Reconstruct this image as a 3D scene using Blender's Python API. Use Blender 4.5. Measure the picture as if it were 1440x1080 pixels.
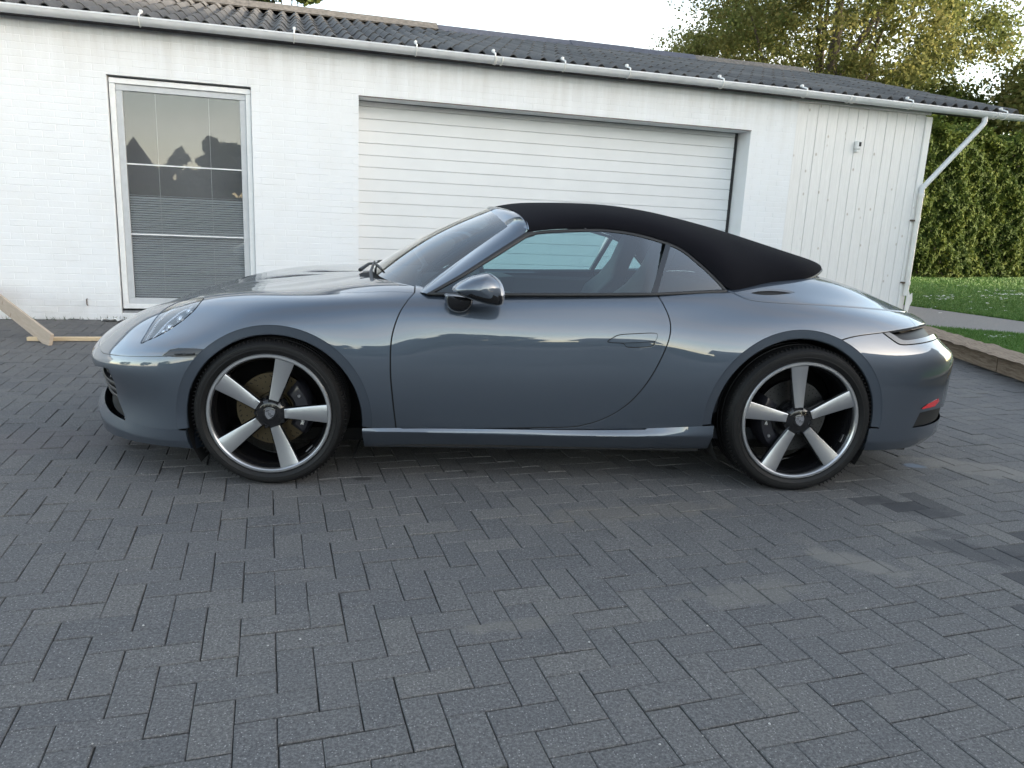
import bpy, bmesh, math, random
import numpy as np
from mathutils import Vector, Matrix

for _o in list(bpy.data.objects):
    bpy.data.objects.remove(_o, do_unlink=True)
SC = bpy.context.scene
COL = SC.collection
random.seed(7)
RNG = np.random.default_rng(7)

# ------------------------------------------------------------------ camera
CAM = np.array([0.754, -4.187, 1.219])
FPX = 1050.0                                   # focal length in pixels of a 1440 wide picture
PITCH, YAW, ROLL = math.radians(12.402), math.radians(-5.564), math.radians(2.652)


def rotx(a):
    c, s = math.cos(a), math.sin(a)
    return np.array([[1, 0, 0], [0, c, -s], [0, s, c]])


def rotz(a):
    c, s = math.cos(a), math.sin(a)
    return np.array([[c, -s, 0], [s, c, 0], [0, 0, 1]])


CR = rotz(YAW) @ rotx(math.pi / 2 - PITCH) @ rotz(ROLL)
cam_data = bpy.data.cameras.new('camera')
cam = bpy.data.objects.new('camera', cam_data)
COL.objects.link(cam)
cam_data.sensor_width = 36.0
cam_data.lens = FPX / 1440.0 * 36.0
cam_data.clip_start = 0.05
cam_data.clip_end = 2000.0
M4 = np.eye(4)
M4[:3, :3] = CR
M4[:3, 3] = CAM
cam.matrix_world = Matrix(M4.tolist())
SC.camera = cam

# ------------------------------------------------------------------ light
SUN_AZ = math.radians(114)      # clockwise from +Y
SUN_EL = math.radians(7.5)
world = bpy.data.worlds.new('World')
SC.world = world
world.use_nodes = True
wn = world.node_tree.nodes
wl = world.node_tree.links
wn.clear()
w_out = wn.new('ShaderNodeOutputWorld')
w_bg = wn.new('ShaderNodeBackground')
w_sky = wn.new('ShaderNodeTexSky')
w_sky.sky_type = 'NISHITA'
w_sky.sun_disc = False
w_sky.sun_elevation = SUN_EL
w_sky.sun_rotation = SUN_AZ
w_sky.air_density = 0.85
w_sky.dust_density = .9
w_sky.ozone_density = 0.4
w_bg.inputs['Strength'].default_value = 0.15
# thin white cloud over the blue
w_tc = wn.new('ShaderNodeTexCoord')
w_map = wn.new('ShaderNodeMapping')
w_map.inputs['Scale'].default_value = (1.0, 1.0, 2.6)
w_map.inputs['Location'].default_value = (1.7, .4, .2)
w_noise = wn.new('ShaderNodeTexNoise')
w_noise.inputs['Scale'].default_value = 1.9
w_noise.inputs['Detail'].default_value = 7
w_noise.inputs['Roughness'].default_value = .55
w_ramp = wn.new('ShaderNodeValToRGB')
w_ramp.color_ramp.elements[0].position = .40
w_ramp.color_ramp.elements[0].color = (.20, .20, .20, 1)
w_ramp.color_ramp.elements[1].position = .72
w_ramp.color_ramp.elements[1].color = (.85, .85, .85, 1)
w_bw = wn.new('ShaderNodeRGBToBW')
w_cl = wn.new('ShaderNodeMix'); w_cl.data_type = 'RGBA'; w_cl.blend_type = 'MULTIPLY'
w_cl.inputs[0].default_value = 1.0
w_cl.inputs[7].default_value = (1.28, 1.22, 1.16, 1)
w_mix = wn.new('ShaderNodeMix'); w_mix.data_type = 'RGBA'
wl.new(w_tc.outputs['Generated'], w_map.inputs['Vector'])
wl.new(w_map.outputs['Vector'], w_noise.inputs['Vector'])
wl.new(w_noise.outputs['Fac'], w_ramp.inputs['Fac'])
wl.new(w_sky.outputs['Color'], w_bw.inputs['Color'])
wl.new(w_bw.outputs['Val'], w_cl.inputs[6])
wl.new(w_ramp.outputs['Color'], w_mix.inputs[0])
wl.new(w_sky.outputs['Color'], w_mix.inputs[6])
wl.new(w_cl.outputs[2], w_mix.inputs[7])
wl.new(w_mix.outputs[2], w_bg.inputs['Color'])
wl.new(w_bg.outputs['Background'], w_out.inputs['Surface'])

sun_data = bpy.data.lights.new('sun', 'SUN')
sun_data.energy = 2.0
sun_data.angle = math.radians(2.0)
sun_data.color = (1.0, 0.86, 0.68)
sun = bpy.data.objects.new('sun', sun_data)
COL.objects.link(sun)
sdir = Vector((math.sin(SUN_AZ) * math.cos(SUN_EL), math.cos(SUN_AZ) * math.cos(SUN_EL), math.sin(SUN_EL)))
sun.rotation_euler = sdir.to_track_quat('Z', 'Y').to_euler()
sun.location = sdir * 60

SC.view_settings.view_transform = 'Standard'
SC.view_settings.look = 'None'
SC.view_settings.exposure = 2.6
SC.view_settings.gamma = 1.0
SC.view_settings.use_curve_mapping = False
SC.render.engine = 'CYCLES'
SC.cycles.max_bounces = 10
SC.cycles.transparent_max_bounces = 16
SC.cycles.caustics_reflective = False
SC.cycles.caustics_refractive = False
SC.cycles.sample_clamp_indirect = 6.0
SC.cycles.use_denoising = True


# ------------------------------------------------------------------ photograph pixels -> places (used only while modelling)
def cray(u, v):
    d = np.array([(u - 720.0) / FPX, (540.0 - v) / FPX, -1.0])
    return CR @ d


def at_plane(uv, p, n):
    d = cray(*uv)
    return CAM + d * (np.dot(np.asarray(p) - CAM, n) / np.dot(d, n))


def at_y(uv, y):
    return at_plane(uv, (0, y, 0), np.array([0, 1.0, 0]))


def at_z(uv, z=0.0):
    return at_plane(uv, (0, 0, z), np.array([0, 0, 1.0]))


def proj(P):
    d = (np.asarray(P, float) - CAM) @ CR
    return np.stack([720 + FPX * d[..., 0] / -d[..., 2], 540 - FPX * d[..., 1] / -d[..., 2]], -1)


# ------------------------------------------------------------------ object helpers
def tag(o, label=None, cat=None, group=None, kind=None):
    if label: o['label'] = label
    if cat: o['category'] = cat
    if group: o['group'] = group
    if kind: o['kind'] = kind
    return o


def empty(name, loc=(0, 0, 0), rz=0.0):
    o = bpy.data.objects.new(name, None)
    o.empty_display_size = 0.2
    COL.objects.link(o)
    o.location = loc
    o.rotation_euler = (0, 0, rz)
    return o


def link(name, me, mat=None, parent=None):
    o = bpy.data.objects.new(name, me)
    COL.objects.link(o)
    if mat is not None and not me.materials:
        for m in (mat if isinstance(mat, (list, tuple)) else [mat]):
            me.materials.append(m)
    if parent is not None:
        o.parent = parent
    return o


def smooth_by_angle(me, ang=35):
    me.polygons.foreach_set('use_smooth', [True] * len(me.polygons))
    try:
        me.set_sharp_from_angle(angle=math.radians(ang))
    except Exception:
        pass


class MB:
    """collects faces, then becomes one mesh"""
    def __init__(self):
        self.v, self.f, self.mi = [], [], []
        self.cur = 0

    def add(self, vs, fs):
        o = len(self.v)
        self.v += [tuple(map(float, p)) for p in vs]
        self.f += [tuple(i + o for i in f) for f in fs]
        self.mi += [self.cur] * len(fs)

    def box(self, c, s, R=None, bev=0.0):
        hx, hy, hz = s[0] / 2, s[1] / 2, s[2] / 2
        if bev <= 0:
            vs = [(x, y, z) for z in (-hz, hz) for y in (-hy, hy) for x in (-hx, hx)]
            fs = [(0, 2, 3, 1), (4, 5, 7, 6), (0, 1, 5, 4), (2, 6, 7, 3), (0, 4, 6, 2), (1, 3, 7, 5)]
        else:
            b = min(bev, hx * .9, hy * .9, hz * .9)
            vs, fs = [], []
            idx = {}
            for sx in (-1, 1):
                for sy in (-1, 1):
                    for sz in (-1, 1):
                        for a in range(3):
                            p = [sx * (hx - b), sy * (hy - b), sz * (hz - b)]
                            p[a] = (sx * hx, sy * hy, sz * hz)[a]
                            idx[(sx, sy, sz, a)] = len(vs)
                            vs.append(tuple(p))
            def q(*k): fs.append(tuple(idx[i] for i in k))
            for s_ in (-1, 1):
                o_ = [(-1, -1), (1, -1), (1, 1), (-1, 1)]
                if s_ < 0: o_ = o_[::-1]
                q(*[(s_, a, b_, 0) for a, b_ in o_])
                q(*[(b_, s_, a, 1) for a, b_ in o_])
                q(*[(a, b_, s_, 2) for a, b_ in o_])
            for a in (-1, 1):
                for b_ in (-1, 1):
                    for (i, j) in ((0, 1), (0, 2), (1, 2)):
                        k = 3 - i - j
                        def key(sk, ax):
                            t = [0, 0, 0]; t[i] = a; t[j] = b_; t[k] = sk
                            return (t[0], t[1], t[2], ax)
                        r = [key(-1, i), key(-1, j), key(1, j), key(1, i)]
                        sgn = a * b_ * (1 if (i, j) != (0, 2) else -1)
                        q(*(r if sgn < 0 else r[::-1]))
            for sx in (-1, 1):
                for sy in (-1, 1):
                    for sz in (-1, 1):
                        r = [(sx, sy, sz, 0), (sx, sy, sz, 1), (sx, sy, sz, 2)]
                        q(*(r if sx * sy * sz > 0 else r[::-1]))
        vs = np.array(vs)
        if R is not None:
            vs = vs @ np.asarray(R).T
        self.add(vs + np.asarray(c), fs)

    def tube(self, pts, r, n=10, caps=True, closed=False):
        pts = [np.asarray(p, float) for p in pts]
        rr = r if isinstance(r, (list, tuple, np.ndarray)) else [r] * len(pts)
        N = len(pts)
        T = []
        for i in range(N):
            a = pts[i - 1] if (i > 0 or closed) else pts[i]
            b = pts[(i + 1) % N] if (i < N - 1 or closed) else pts[i]
            t = b - a
            T.append(t / (np.linalg.norm(t) + 1e-12))
        up = np.array([0, 0, 1.0]) if abs(T[0][2]) < .9 else np.array([1.0, 0, 0])
        vs = []
        u = np.cross(T[0], up); u /= np.linalg.norm(u)
        for i in range(N):
            u = u - T[i] * np.dot(u, T[i]); u /= np.linalg.norm(u)
            w = np.cross(T[i], u)
            for k in range(n):
                a = 2 * math.pi * k / n
                vs.append(pts[i] + rr[i] * (math.cos(a) * u + math.sin(a) * w))
        fs = []
        for i in range(N if closed else N - 1):
            j = (i + 1) % N
            for k in range(n):
                l = (k + 1) % n
                fs.append((i * n + k, i * n + l, j * n + l, j * n + k))
        if caps and not closed:
            fs.append(tuple(range(n))[::-1])
            fs.append(tuple((N - 1) * n + k for k in range(n)))
        self.add(vs, fs)

    def lathe(self, prof, n=48, axis='y', c=(0, 0, 0), closed=False):
        """prof: list of (radius, offset along axis)"""
        vs, fs = [], []
        m = len(prof)
        for k in range(n):
            a = 2 * math.pi * k / n
            for r, h in prof:
                if axis == 'y':
                    vs.append((c[0] + r * math.cos(a), c[1] + h, c[2] + r * math.sin(a)))
                else:
                    vs.append((c[0] + r * math.cos(a), c[1] + r * math.sin(a), c[2] + h))
        for k in range(n):
            l = (k + 1) % n
            for i in range(m if closed else m - 1):
                j = (i + 1) % m
                fs.append((k * m + i, k * m + j, l * m + j, l * m + i))
        self.add(vs, fs)

    def prism(self, poly, fn, h0, h1):
        """extrude a closed 2-D polygon; fn(u,v,h)->xyz"""
        n = len(poly)
        vs = [fn(u, v, h0) for u, v in poly] + [fn(u, v, h1) for u, v in poly]
        fs = [tuple(range(n))[::-1], tuple(range(n, 2 * n))]
        for i in range(n):
            j = (i + 1) % n
            fs.append((i, j, n + j, n + i))
        self.add(vs, fs)

    def grid(self, P, flip=False):
        P = np.asarray(P)
        a, b = P.shape[:2]
        fs = []
        for i in range(a - 1):
            for j in range(b - 1):
                q = (i * b + j, i * b + j + 1, (i + 1) * b + j + 1, (i + 1) * b + j)
                fs.append(q[::-1] if flip else q)
        self.add(P.reshape(-1, 3), fs)

    def mesh(self, name, smooth=None, fix=False):
        me = bpy.data.meshes.new(name)
        me.from_pydata(self.v, [], self.f)
        if any(self.mi):
            me.polygons.foreach_set('material_index', self.mi)
        if fix:
            bm = bmesh.new(); bm.from_mesh(me)
            bmesh.ops.recalc_face_normals(bm, faces=bm.faces)
            bm.to_mesh(me); bm.free()
        if smooth:
            smooth_by_angle(me, smooth)
        me.update()
        return me

    def build(self, name, mat, parent=None, smooth=None, fix=False):
        return link(name, self.mesh(name, smooth, fix), mat, parent)


# ------------------------------------------------------------------ materials
def new_mat(name):
    m = bpy.data.materials.new(name)
    m.use_nodes = True
    nt = m.node_tree
    b = nt.nodes['Principled BSDF']
    return m, nt, b


def N(nt, t, **kw):
    n = nt.nodes.new(t)
    for k, v in kw.items():
        if k in ('ins',):
            for a, b in v.items():
                n.inputs[a].default_value = b
        else:
            setattr(n, k, v)
    return n


def noise(nt, scale, detail=4, rough=.55, vec=None, dist=0.0):
    n = N(nt, 'ShaderNodeTexNoise', ins={'Scale': scale, 'Detail': detail, 'Roughness': rough, 'Distortion': dist})
    if vec is not None: nt.links.new(vec, n.inputs['Vector'])
    return n.outputs['Fac']


def ramp(nt, fac, stops):
    r = N(nt, 'ShaderNodeValToRGB')
    e = r.color_ramp.elements
    while len(e) < len(stops): e.new(.5)
    for x, (p, c) in zip(e, stops):
        x.position = p
        x.color = (c, c, c, 1) if isinstance(c, (int, float)) else (*c, 1)
    nt.links.new(fac, r.inputs['Fac'])
    return r.outputs['Color']


def mixc(nt, fac, a, b, mode='MIX'):
    m = N(nt, 'ShaderNodeMix', data_type='RGBA', blend_type=mode)
    for s, v in ((0, fac), (6, a), (7, b)):
        if hasattr(v, 'is_output') or isinstance(v, bpy.types.NodeSocket):
            nt.links.new(v, m.inputs[s])
        else:
            m.inputs[s].default_value = v if s == 0 else ((*v, 1) if len(v) == 3 else v)
    return m.outputs[2]


def math_n(nt, op, a, b=None, c=None, clamp=False):
    m = N(nt, 'ShaderNodeMath', operation=op, use_clamp=clamp)
    for i, v in enumerate((a, b, c)):
        if v is None: continue
        if isinstance(v, (int, float)): m.inputs[i].default_value = v
        else: nt.links.new(v, m.inputs[i])
    return m.outputs[0]


def bump(nt, b, h, strength=.3, dist=.01):
    n = N(nt, 'ShaderNodeBump', ins={'Strength': strength, 'Distance': dist})
    nt.links.new(h, n.inputs['Height'])
    nt.links.new(n.outputs['Normal'], b.inputs['Normal'])


def geo_pos(nt):
    return N(nt, 'ShaderNodeNewGeometry').outputs['Position']


def obj_co(nt):
    return N(nt, 'ShaderNodeTexCoord').outputs['Object']


def simple(name, col, rough=.5, metal=0.0, coat=0.0, nz=None, nscale=30, spec=None):
    m, nt, b = new_mat(name)
    b.inputs['Roughness'].default_value = rough
    b.inputs['Metallic'].default_value = metal
    b.inputs['Coat Weight'].default_value = coat
    b.inputs['Coat Roughness'].default_value = .03
    if spec is not None: b.inputs['Specular IOR Level'].default_value = spec
    if nz:
        f = noise(nt, nscale, 5, .6, geo_pos(nt))
        c0 = tuple(max(0, x * (1 - nz)) for x in col)
        c1 = tuple(min(1, x * (1 + nz)) for x in col)
        nt.links.new(ramp(nt, f, [(.3, c0), (.7, c1)]), b.inputs['Base Color'])
        bump(nt, b, f, .15, .004)
    else:
        b.inputs['Base Color'].default_value = (*col, 1)
    return m


MAT = {}


def mat_paver(name, per_object):
    m, nt, b = new_mat(name)
    p = geo_pos(nt)
    if per_object:
        rnd = N(nt, 'ShaderNodeObjectInfo').outputs['Random']
    else:
        rnd = N(nt, 'ShaderNodeAttribute', attribute_name='tint').outputs['Fac']
    base = ramp(nt, rnd, [(0, (.096, .096, .098)), (.5, (.106, .105, .106)), (.85, (.112, .110, .109)), (1, (.124, .121, .117))])
    big = noise(nt, .9, 4, .6, p)
    base = mixc(nt, math_n(nt, 'MULTIPLY', ramp(nt, big, [(.45, 0), (.75, 1)]), .35), base, (.15, .145, .135))
    # fine aggregate in the concrete face
    vor = N(nt, 'ShaderNodeTexVoronoi', ins={'Scale': 125.0})
    nt.links.new(p, vor.inputs['Vector'])
    sep = N(nt, 'ShaderNodeSeparateColor')
    nt.links.new(vor.outputs['Color'], sep.inputs['Color'])
    grit = noise(nt, 125, 6, .85, p)
    base = mixc(nt, .8, base, ramp(nt, grit, [(.38, (.40, .40, .41)), (.50, (.95, .95, .95)), (.62, (1.75, 1.74, 1.72))]), 'MULTIPLY')
    speck = ramp(nt, sep.outputs['Red'], [(.62, 0), (.70, 1)])
    speck_d = ramp(nt, vor.outputs['Distance'], [(.10, 1), (.28, 0)])
    speck = math_n(nt, 'MULTIPLY', speck, speck_d)
    base = mixc(nt, math_n(nt, 'MULTIPLY', speck, .75), base, (.40, .39, .38))
    # moss and sand pressed into patches
    med = noise(nt, 5.0, 5, .65, p)
    base = mixc(nt, math_n(nt, 'MULTIPLY', ramp(nt, med, [(.58, 0), (.8, 1)]), .45), base, (.17, .16, .145))

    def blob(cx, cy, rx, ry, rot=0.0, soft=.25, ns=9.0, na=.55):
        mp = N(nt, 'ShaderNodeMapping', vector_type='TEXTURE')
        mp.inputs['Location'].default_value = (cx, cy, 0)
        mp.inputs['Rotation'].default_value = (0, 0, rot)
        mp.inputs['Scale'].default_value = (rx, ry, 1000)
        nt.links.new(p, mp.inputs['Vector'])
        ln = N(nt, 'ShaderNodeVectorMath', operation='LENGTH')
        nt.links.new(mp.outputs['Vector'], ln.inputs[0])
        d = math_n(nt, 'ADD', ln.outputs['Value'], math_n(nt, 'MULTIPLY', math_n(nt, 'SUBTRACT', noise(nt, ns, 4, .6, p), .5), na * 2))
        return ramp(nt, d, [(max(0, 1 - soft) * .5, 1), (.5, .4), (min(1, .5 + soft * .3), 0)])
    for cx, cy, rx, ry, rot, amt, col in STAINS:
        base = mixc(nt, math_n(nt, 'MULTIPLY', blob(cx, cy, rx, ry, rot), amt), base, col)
    if not per_object:      # newer, darker blocks laid as a repair
        wn_ = N(nt, 'ShaderNodeAttribute', attribute_name='repair').outputs['Fac']
        base = mixc(nt, math_n(nt, 'MULTIPLY', wn_, .72), base, (.030, .031, .036))
    nt.links.new(base, b.inputs['Base Color'])
    b.inputs['Roughness'].default_value = .78
    b.inputs['Specular IOR Level'].default_value = .35
    h = math_n(nt, 'ADD', math_n(nt, 'MULTIPLY', grit, .6), math_n(nt, 'MULTIPLY', noise(nt, 90, 4, .6, p), .6))
    bump(nt, b, h, .55, .0025)
    return m


def g2(u, v):
    q = at_z((u, v), 0)
    return q[0], q[1]


STAINS = []
for (u, v, rx, ry, rot, amt, col) in [
    (1330, 750, .10, .05, -.8, .4, (.04, .04, .045)), (1375, 778, .30, .13, -.6, .6, (.034, .036, .042)), (1280, 715, .22, .09, -.7, .5, (.036, .037, .042)),
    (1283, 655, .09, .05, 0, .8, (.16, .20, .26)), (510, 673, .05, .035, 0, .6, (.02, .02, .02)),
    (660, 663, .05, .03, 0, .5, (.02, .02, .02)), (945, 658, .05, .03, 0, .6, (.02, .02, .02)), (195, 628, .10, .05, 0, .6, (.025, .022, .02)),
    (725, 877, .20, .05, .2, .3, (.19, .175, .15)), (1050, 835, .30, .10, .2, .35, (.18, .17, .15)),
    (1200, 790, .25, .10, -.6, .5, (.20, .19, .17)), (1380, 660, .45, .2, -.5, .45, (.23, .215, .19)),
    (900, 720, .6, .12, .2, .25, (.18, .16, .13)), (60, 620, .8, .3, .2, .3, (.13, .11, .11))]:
    gx, gy = g2(u, v)
    STAINS.append((gx, gy, rx * 1.5, ry * 1.5, rot, amt, col))

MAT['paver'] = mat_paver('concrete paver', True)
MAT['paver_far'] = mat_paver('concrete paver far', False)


def mat_ground():
    m, nt, b = new_mat('jointing sand and soil')
    p = geo_pos(nt)
    f = noise(nt, 60, 5, .7, p)
    g = noise(nt, 2, 4, .6, p)
    c = mixc(nt, ramp(nt, g, [(.4, 0), (.65, 1)]), (.036, .035, .033), (.044, .042, .036))
    c = mixc(nt, .7, c, ramp(nt, f, [(.3, .55), (.7, 1.5)]), 'MULTIPLY')
    nt.links.new(c, b.inputs['Base Color'])
    b.inputs['Roughness'].default_value = .95
    bump(nt, b, f, .5, .004)
    return m


MAT['soil'] = mat_ground()


def mat_white_brick(name, dirt_top=True):
    m, nt, b = new_mat(name)
    p = geo_pos(nt)
    c = (.785, .805, .825)
    f1 = noise(nt, 3.2, 5, .6, p)
    mp = N(nt, 'ShaderNodeMapping', ins={'Scale': (9.0, 9.0, .7)})
    nt.links.new(p, mp.inputs['Vector'])
    streak = noise(nt, 1.0, 5, .65, mp.outputs['Vector'])
    fine = noise(nt, 55, 5, .65, p)
    base = mixc(nt, ramp(nt, f1, [(.4, 0), (.75, .5)]), c, (.74, .745, .74))
    sep = N(nt, 'ShaderNodeSeparateXYZ')
    nt.links.new(p, sep.inputs[0])
    # run-off dirt below the eave and splash dirt at the foot
    hi = N(nt, 'ShaderNodeMapRange', ins={1: 2.2, 2: 2.95, 3: 0.0, 4: 1.0})
    nt.links.new(sep.outputs['Z'], hi.inputs[0])
    lo = N(nt, 'ShaderNodeMapRange', ins={1: .42, 2: 0.0, 3: 0.0, 4: 1.0})
    nt.links.new(sep.outputs['Z'], lo.inputs[0])
    sm = ramp(nt, streak, [(.36, 0), (.66, 1)])
    base = mixc(nt, math_n(nt, 'MULTIPLY', math_n(nt, 'MULTIPLY', hi.outputs[0], sm), .42), base, (.50, .48, .45))
    base = mixc(nt, math_n(nt, 'MULTIPLY', math_n(nt, 'MULTIPLY', lo.outputs[0], ramp(nt, f1, [(.3, .2), (.7, 1)])), .4), base, (.45, .43, .40))
    base = mixc(nt, ramp(nt, fine, [(.70, 0), (.80, .5)]), base, (.55, .52, .48))
    nt.links.new(base, b.inputs['Base Color'])
    b.inputs['Roughness'].default_value = .6
    bump(nt, b, math_n(nt, 'ADD', fine, math_n(nt, 'MULTIPLY', f1, .5)), .35, .004)
    return m


MAT['brick'] = mat_white_brick('white painted brick')


def mat_wood(name, c0, c1, knot=(.25, .15, .09), knots=.35, scale=(1.4, 14, 14), rough=.6, bstr=.3):
    m, nt, b = new_mat(name)
    tc = obj_co(nt)
    oi = N(nt, 'ShaderNodeObjectInfo')
    add = N(nt, 'ShaderNodeVectorMath', operation='MULTIPLY_ADD')
    cmb = N(nt, 'ShaderNodeCombineXYZ')
    for i in range(3): nt.links.new(oi.outputs['Random'], cmb.inputs[i])
    nt.links.new(cmb.outputs[0], add.inputs[0])
    add.inputs[1].default_value = (37.0, 11.0, 23.0)
    nt.links.new(tc, add.inputs[2])
    v = add.outputs[0]
    mp = N(nt, 'ShaderNodeMapping', ins={'Scale': scale})
    nt.links.new(v, mp.inputs['Vector'])
    g = noise(nt, 6, 6, .65, mp.outputs['Vector'], .6)
    col = ramp(nt, g, [(.3, c0), (.7, c1)])
    kn = N(nt, 'ShaderNodeTexVoronoi', ins={'Scale': 1.0})
    mp2 = N(nt, 'ShaderNodeMapping', ins={'Scale': (7.5, 7.5, 5.0)})
    nt.links.new(v, mp2.inputs['Vector'])
    nt.links.new(mp2.outputs['Vector'], kn.inputs['Vector'])
    kf = ramp(nt, kn.outputs['Distance'], [(.05, 1), (.13, 0)])
    sp = N(nt, 'ShaderNodeSeparateColor')
    nt.links.new(kn.outputs['Color'], sp.inputs['Color'])
    kf = math_n(nt, 'MULTIPLY', kf, ramp(nt, sp.outputs['Red'], [(1 - knots, 0), (1 - knots + .02, 1)]))
    col = mixc(nt, math_n(nt, 'MULTIPLY', kf, .65), col, knot)
    nt.links.new(col, b.inputs['Base Color'])
    b.inputs['Roughness'].default_value = rough
    bump(nt, b, math_n(nt, 'ADD', g, kf), bstr, .003)
    return m


MAT['white_board'] = mat_wood('white painted boards', (.72, .715, .70), (.82, .815, .80), (.36, .29, .22), .8, (9, 9, .6), .55)
MAT['plank'] = mat_wood('planed softwood', (.42, .33, .25), (.52, .42, .33), (.22, .13, .08), .5, (1.2, 10, 10), .7)
MAT['batten'] = mat_wood('yellow softwood', (.58, .44, .27), (.70, .55, .36), (.35, .2, .1), .2, (1.2, 10, 10), .7)
MAT['sleeper'] = mat_wood('weathered sleeper', (.12, .080, .052), (.31, .245, .18), (.08, .05, .03), .3, (1.0, 9, 9), .9, .9)
MAT['white_paint'] = simple('white window paint', (.76, .77, .77), .4, nz=.05, nscale=20)
MAT['grey_paint'] = simple('grey sash paint', (.50, .52, .54), .4, nz=.06, nscale=14)
MAT['door_white'] = simple('garage door enamel', (.735, .75, .76), .35, nz=.025, nscale=3)
MAT['pvc'] = simple('grey white gutter plastic', (.64, .66, .68), .32, nz=.08, nscale=5)
MAT['pvc_white'] = simple('white pipe plastic', (.72, .71, .68), .4, nz=.08, nscale=6)
MAT['dark_seal'] = simple('dark rubber seal', (.02, .02, .022), .6)
MAT['plinth'] = simple('grey cement plinth', (.20, .205, .21), .8, nz=.25, nscale=25)
MAT['black_gap'] = simple('black recess', (.006, .006, .007), .8)
MAT['concrete_path'] = simple('path asphalt', (.20, .19, .185), .9, nz=.22, nscale=40)
MAT['asphalt'] = simple('asphalt', (.06, .06, .062), .9, nz=.3, nscale=50)
MAT['render_wall'] = simple('brown house brick', (.10, .075, .062), .8, nz=.1, nscale=3)
MAT['dark_tile'] = simple('dark roof tile', (.06, .055, .055), .7, nz=.3, nscale=12)
MAT['soft_metal'] = simple('rusty iron', (.09, .06, .045), .7, nz=.4, nscale=80)


def mat_sheet():
    m, nt, b = new_mat('fibre cement sheet')
    p = geo_pos(nt)
    oi = N(nt, 'ShaderNodeObjectInfo').outputs['Random']
    c = ramp(nt, oi, [(0, (.060, .059, .060)), (.6, (.082, .080, .079)), (1, (.108, .104, .100))])
    a = noise(nt, 4, 6, .7, p)
    lich = noise(nt, 26, 6, .72, p)
    c = mixc(nt, ramp(nt, a, [(.4, 0), (.75, .5)]), c, (.14, .135, .128))
    c = mixc(nt, ramp(nt, lich, [(.60, 0), (.70, .65)]), c, (.27, .25, .21))
    c = mixc(nt, ramp(nt, lich, [(.28, .6), (.38, 0)]), c, (.05, .05, .045))
    nt.links.new(c, b.inputs['Base Color'])
    b.inputs['Roughness'].default_value = .85
    bump(nt, b, lich, .4, .004)
    return m


MAT['sheet'] = mat_sheet()
MAT['ridge_old'] = simple('lichen ridge capping', (.105, .098, .09), .9, nz=.35, nscale=18)
MAT['ridge_new'] = simple('slate blue ridge capping', (.055, .062, .085), .7, nz=.2, nscale=18)


def mat_leaf(name, cols, trans=.35, rough=.5):
    m, nt, b = new_mat(name)
    at = N(nt, 'ShaderNodeAttribute', attribute_name='tint').outputs['Fac']
    c = ramp(nt, at, [(i / (len(cols) - 1), k) for i, k in enumerate(cols)])
    nt.links.new(c, b.inputs['Base Color'])
    b.inputs['Roughness'].default_value = rough
    b.inputs['Specular IOR Level'].default_value = .12
    tr = N(nt, 'ShaderNodeBsdfTranslucent')
    nt.links.new(c, tr.inputs['Color'])
    mx = N(nt, 'ShaderNodeMixShader', ins={0: trans})
    nt.links.new(b.outputs[0], mx.inputs[1])
    nt.links.new(tr.outputs[0], mx.inputs[2])
    nt.links.new(mx.outputs[0], nt.nodes['Material Output'].inputs['Surface'])
    return m


MAT['leaf_tree'] = mat_leaf('autumn tree leaves', [(.070, .095, .030), (.12, .145, .045), (.175, .175, .060), (.22, .185, .075)], .5, .7)
MAT['leaf_dark'] = mat_leaf('dark tree leaves', [(.04, .065, .024), (.07, .10, .034), (.12, .14, .045)])
MAT['leaf_hedge'] = mat_leaf('hedge leaves', [(.028, .048, .012), (.052, .080, .017), (.082, .108, .022), (.12, .135, .028)], .25, .7)
MAT['bark'] = simple('bark', (.09, .075, .06), .9, nz=.4, nscale=30)
MAT['twig_dark'] = simple('hedge inner twigs', (.018, .018, .012), .9, nz=.4, nscale=8)


def mat_grass():
    m, nt, b = new_mat('grass')
    p = geo_pos(nt)
    at = N(nt, 'ShaderNodeAttribute', attribute_name='tint').outputs['Fac']
    c = ramp(nt, at, [(0, (.045, .12, .014)), (.6, (.075, .175, .022)), (1, (.14, .21, .045))])
    nt.links.new(c, b.inputs['Base Color'])
    b.inputs['Roughness'].default_value = .6
    return m


MAT['grass'] = mat_grass()


def mat_lawn():
    m, nt, b = new_mat('lawn ground')
    p = geo_pos(nt)
    f = noise(nt, 1.2, 5, .6, p); g = noise(nt, 30, 5, .7, p)
    c = mixc(nt, ramp(nt, f, [(.35, 0), (.7, 1)]), (.048, .115, .016), (.075, .15, .026))
    c = mixc(nt, .8, c, ramp(nt, g, [(.3, .6), (.7, 1.35)]), 'MULTIPLY')
    nt.links.new(c, b.inputs['Base Color'])
    b.inputs['Roughness'].default_value = .9
    bump(nt, b, g, .6, .02)
    return m


MAT['lawn'] = mat_lawn()
MAT['chip'] = simple('pale grit', (.42, .41, .39), .8, nz=.3, nscale=9)
MAT['petal'] = simple('daisy petals', (.75, .75, .72), .6)


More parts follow.
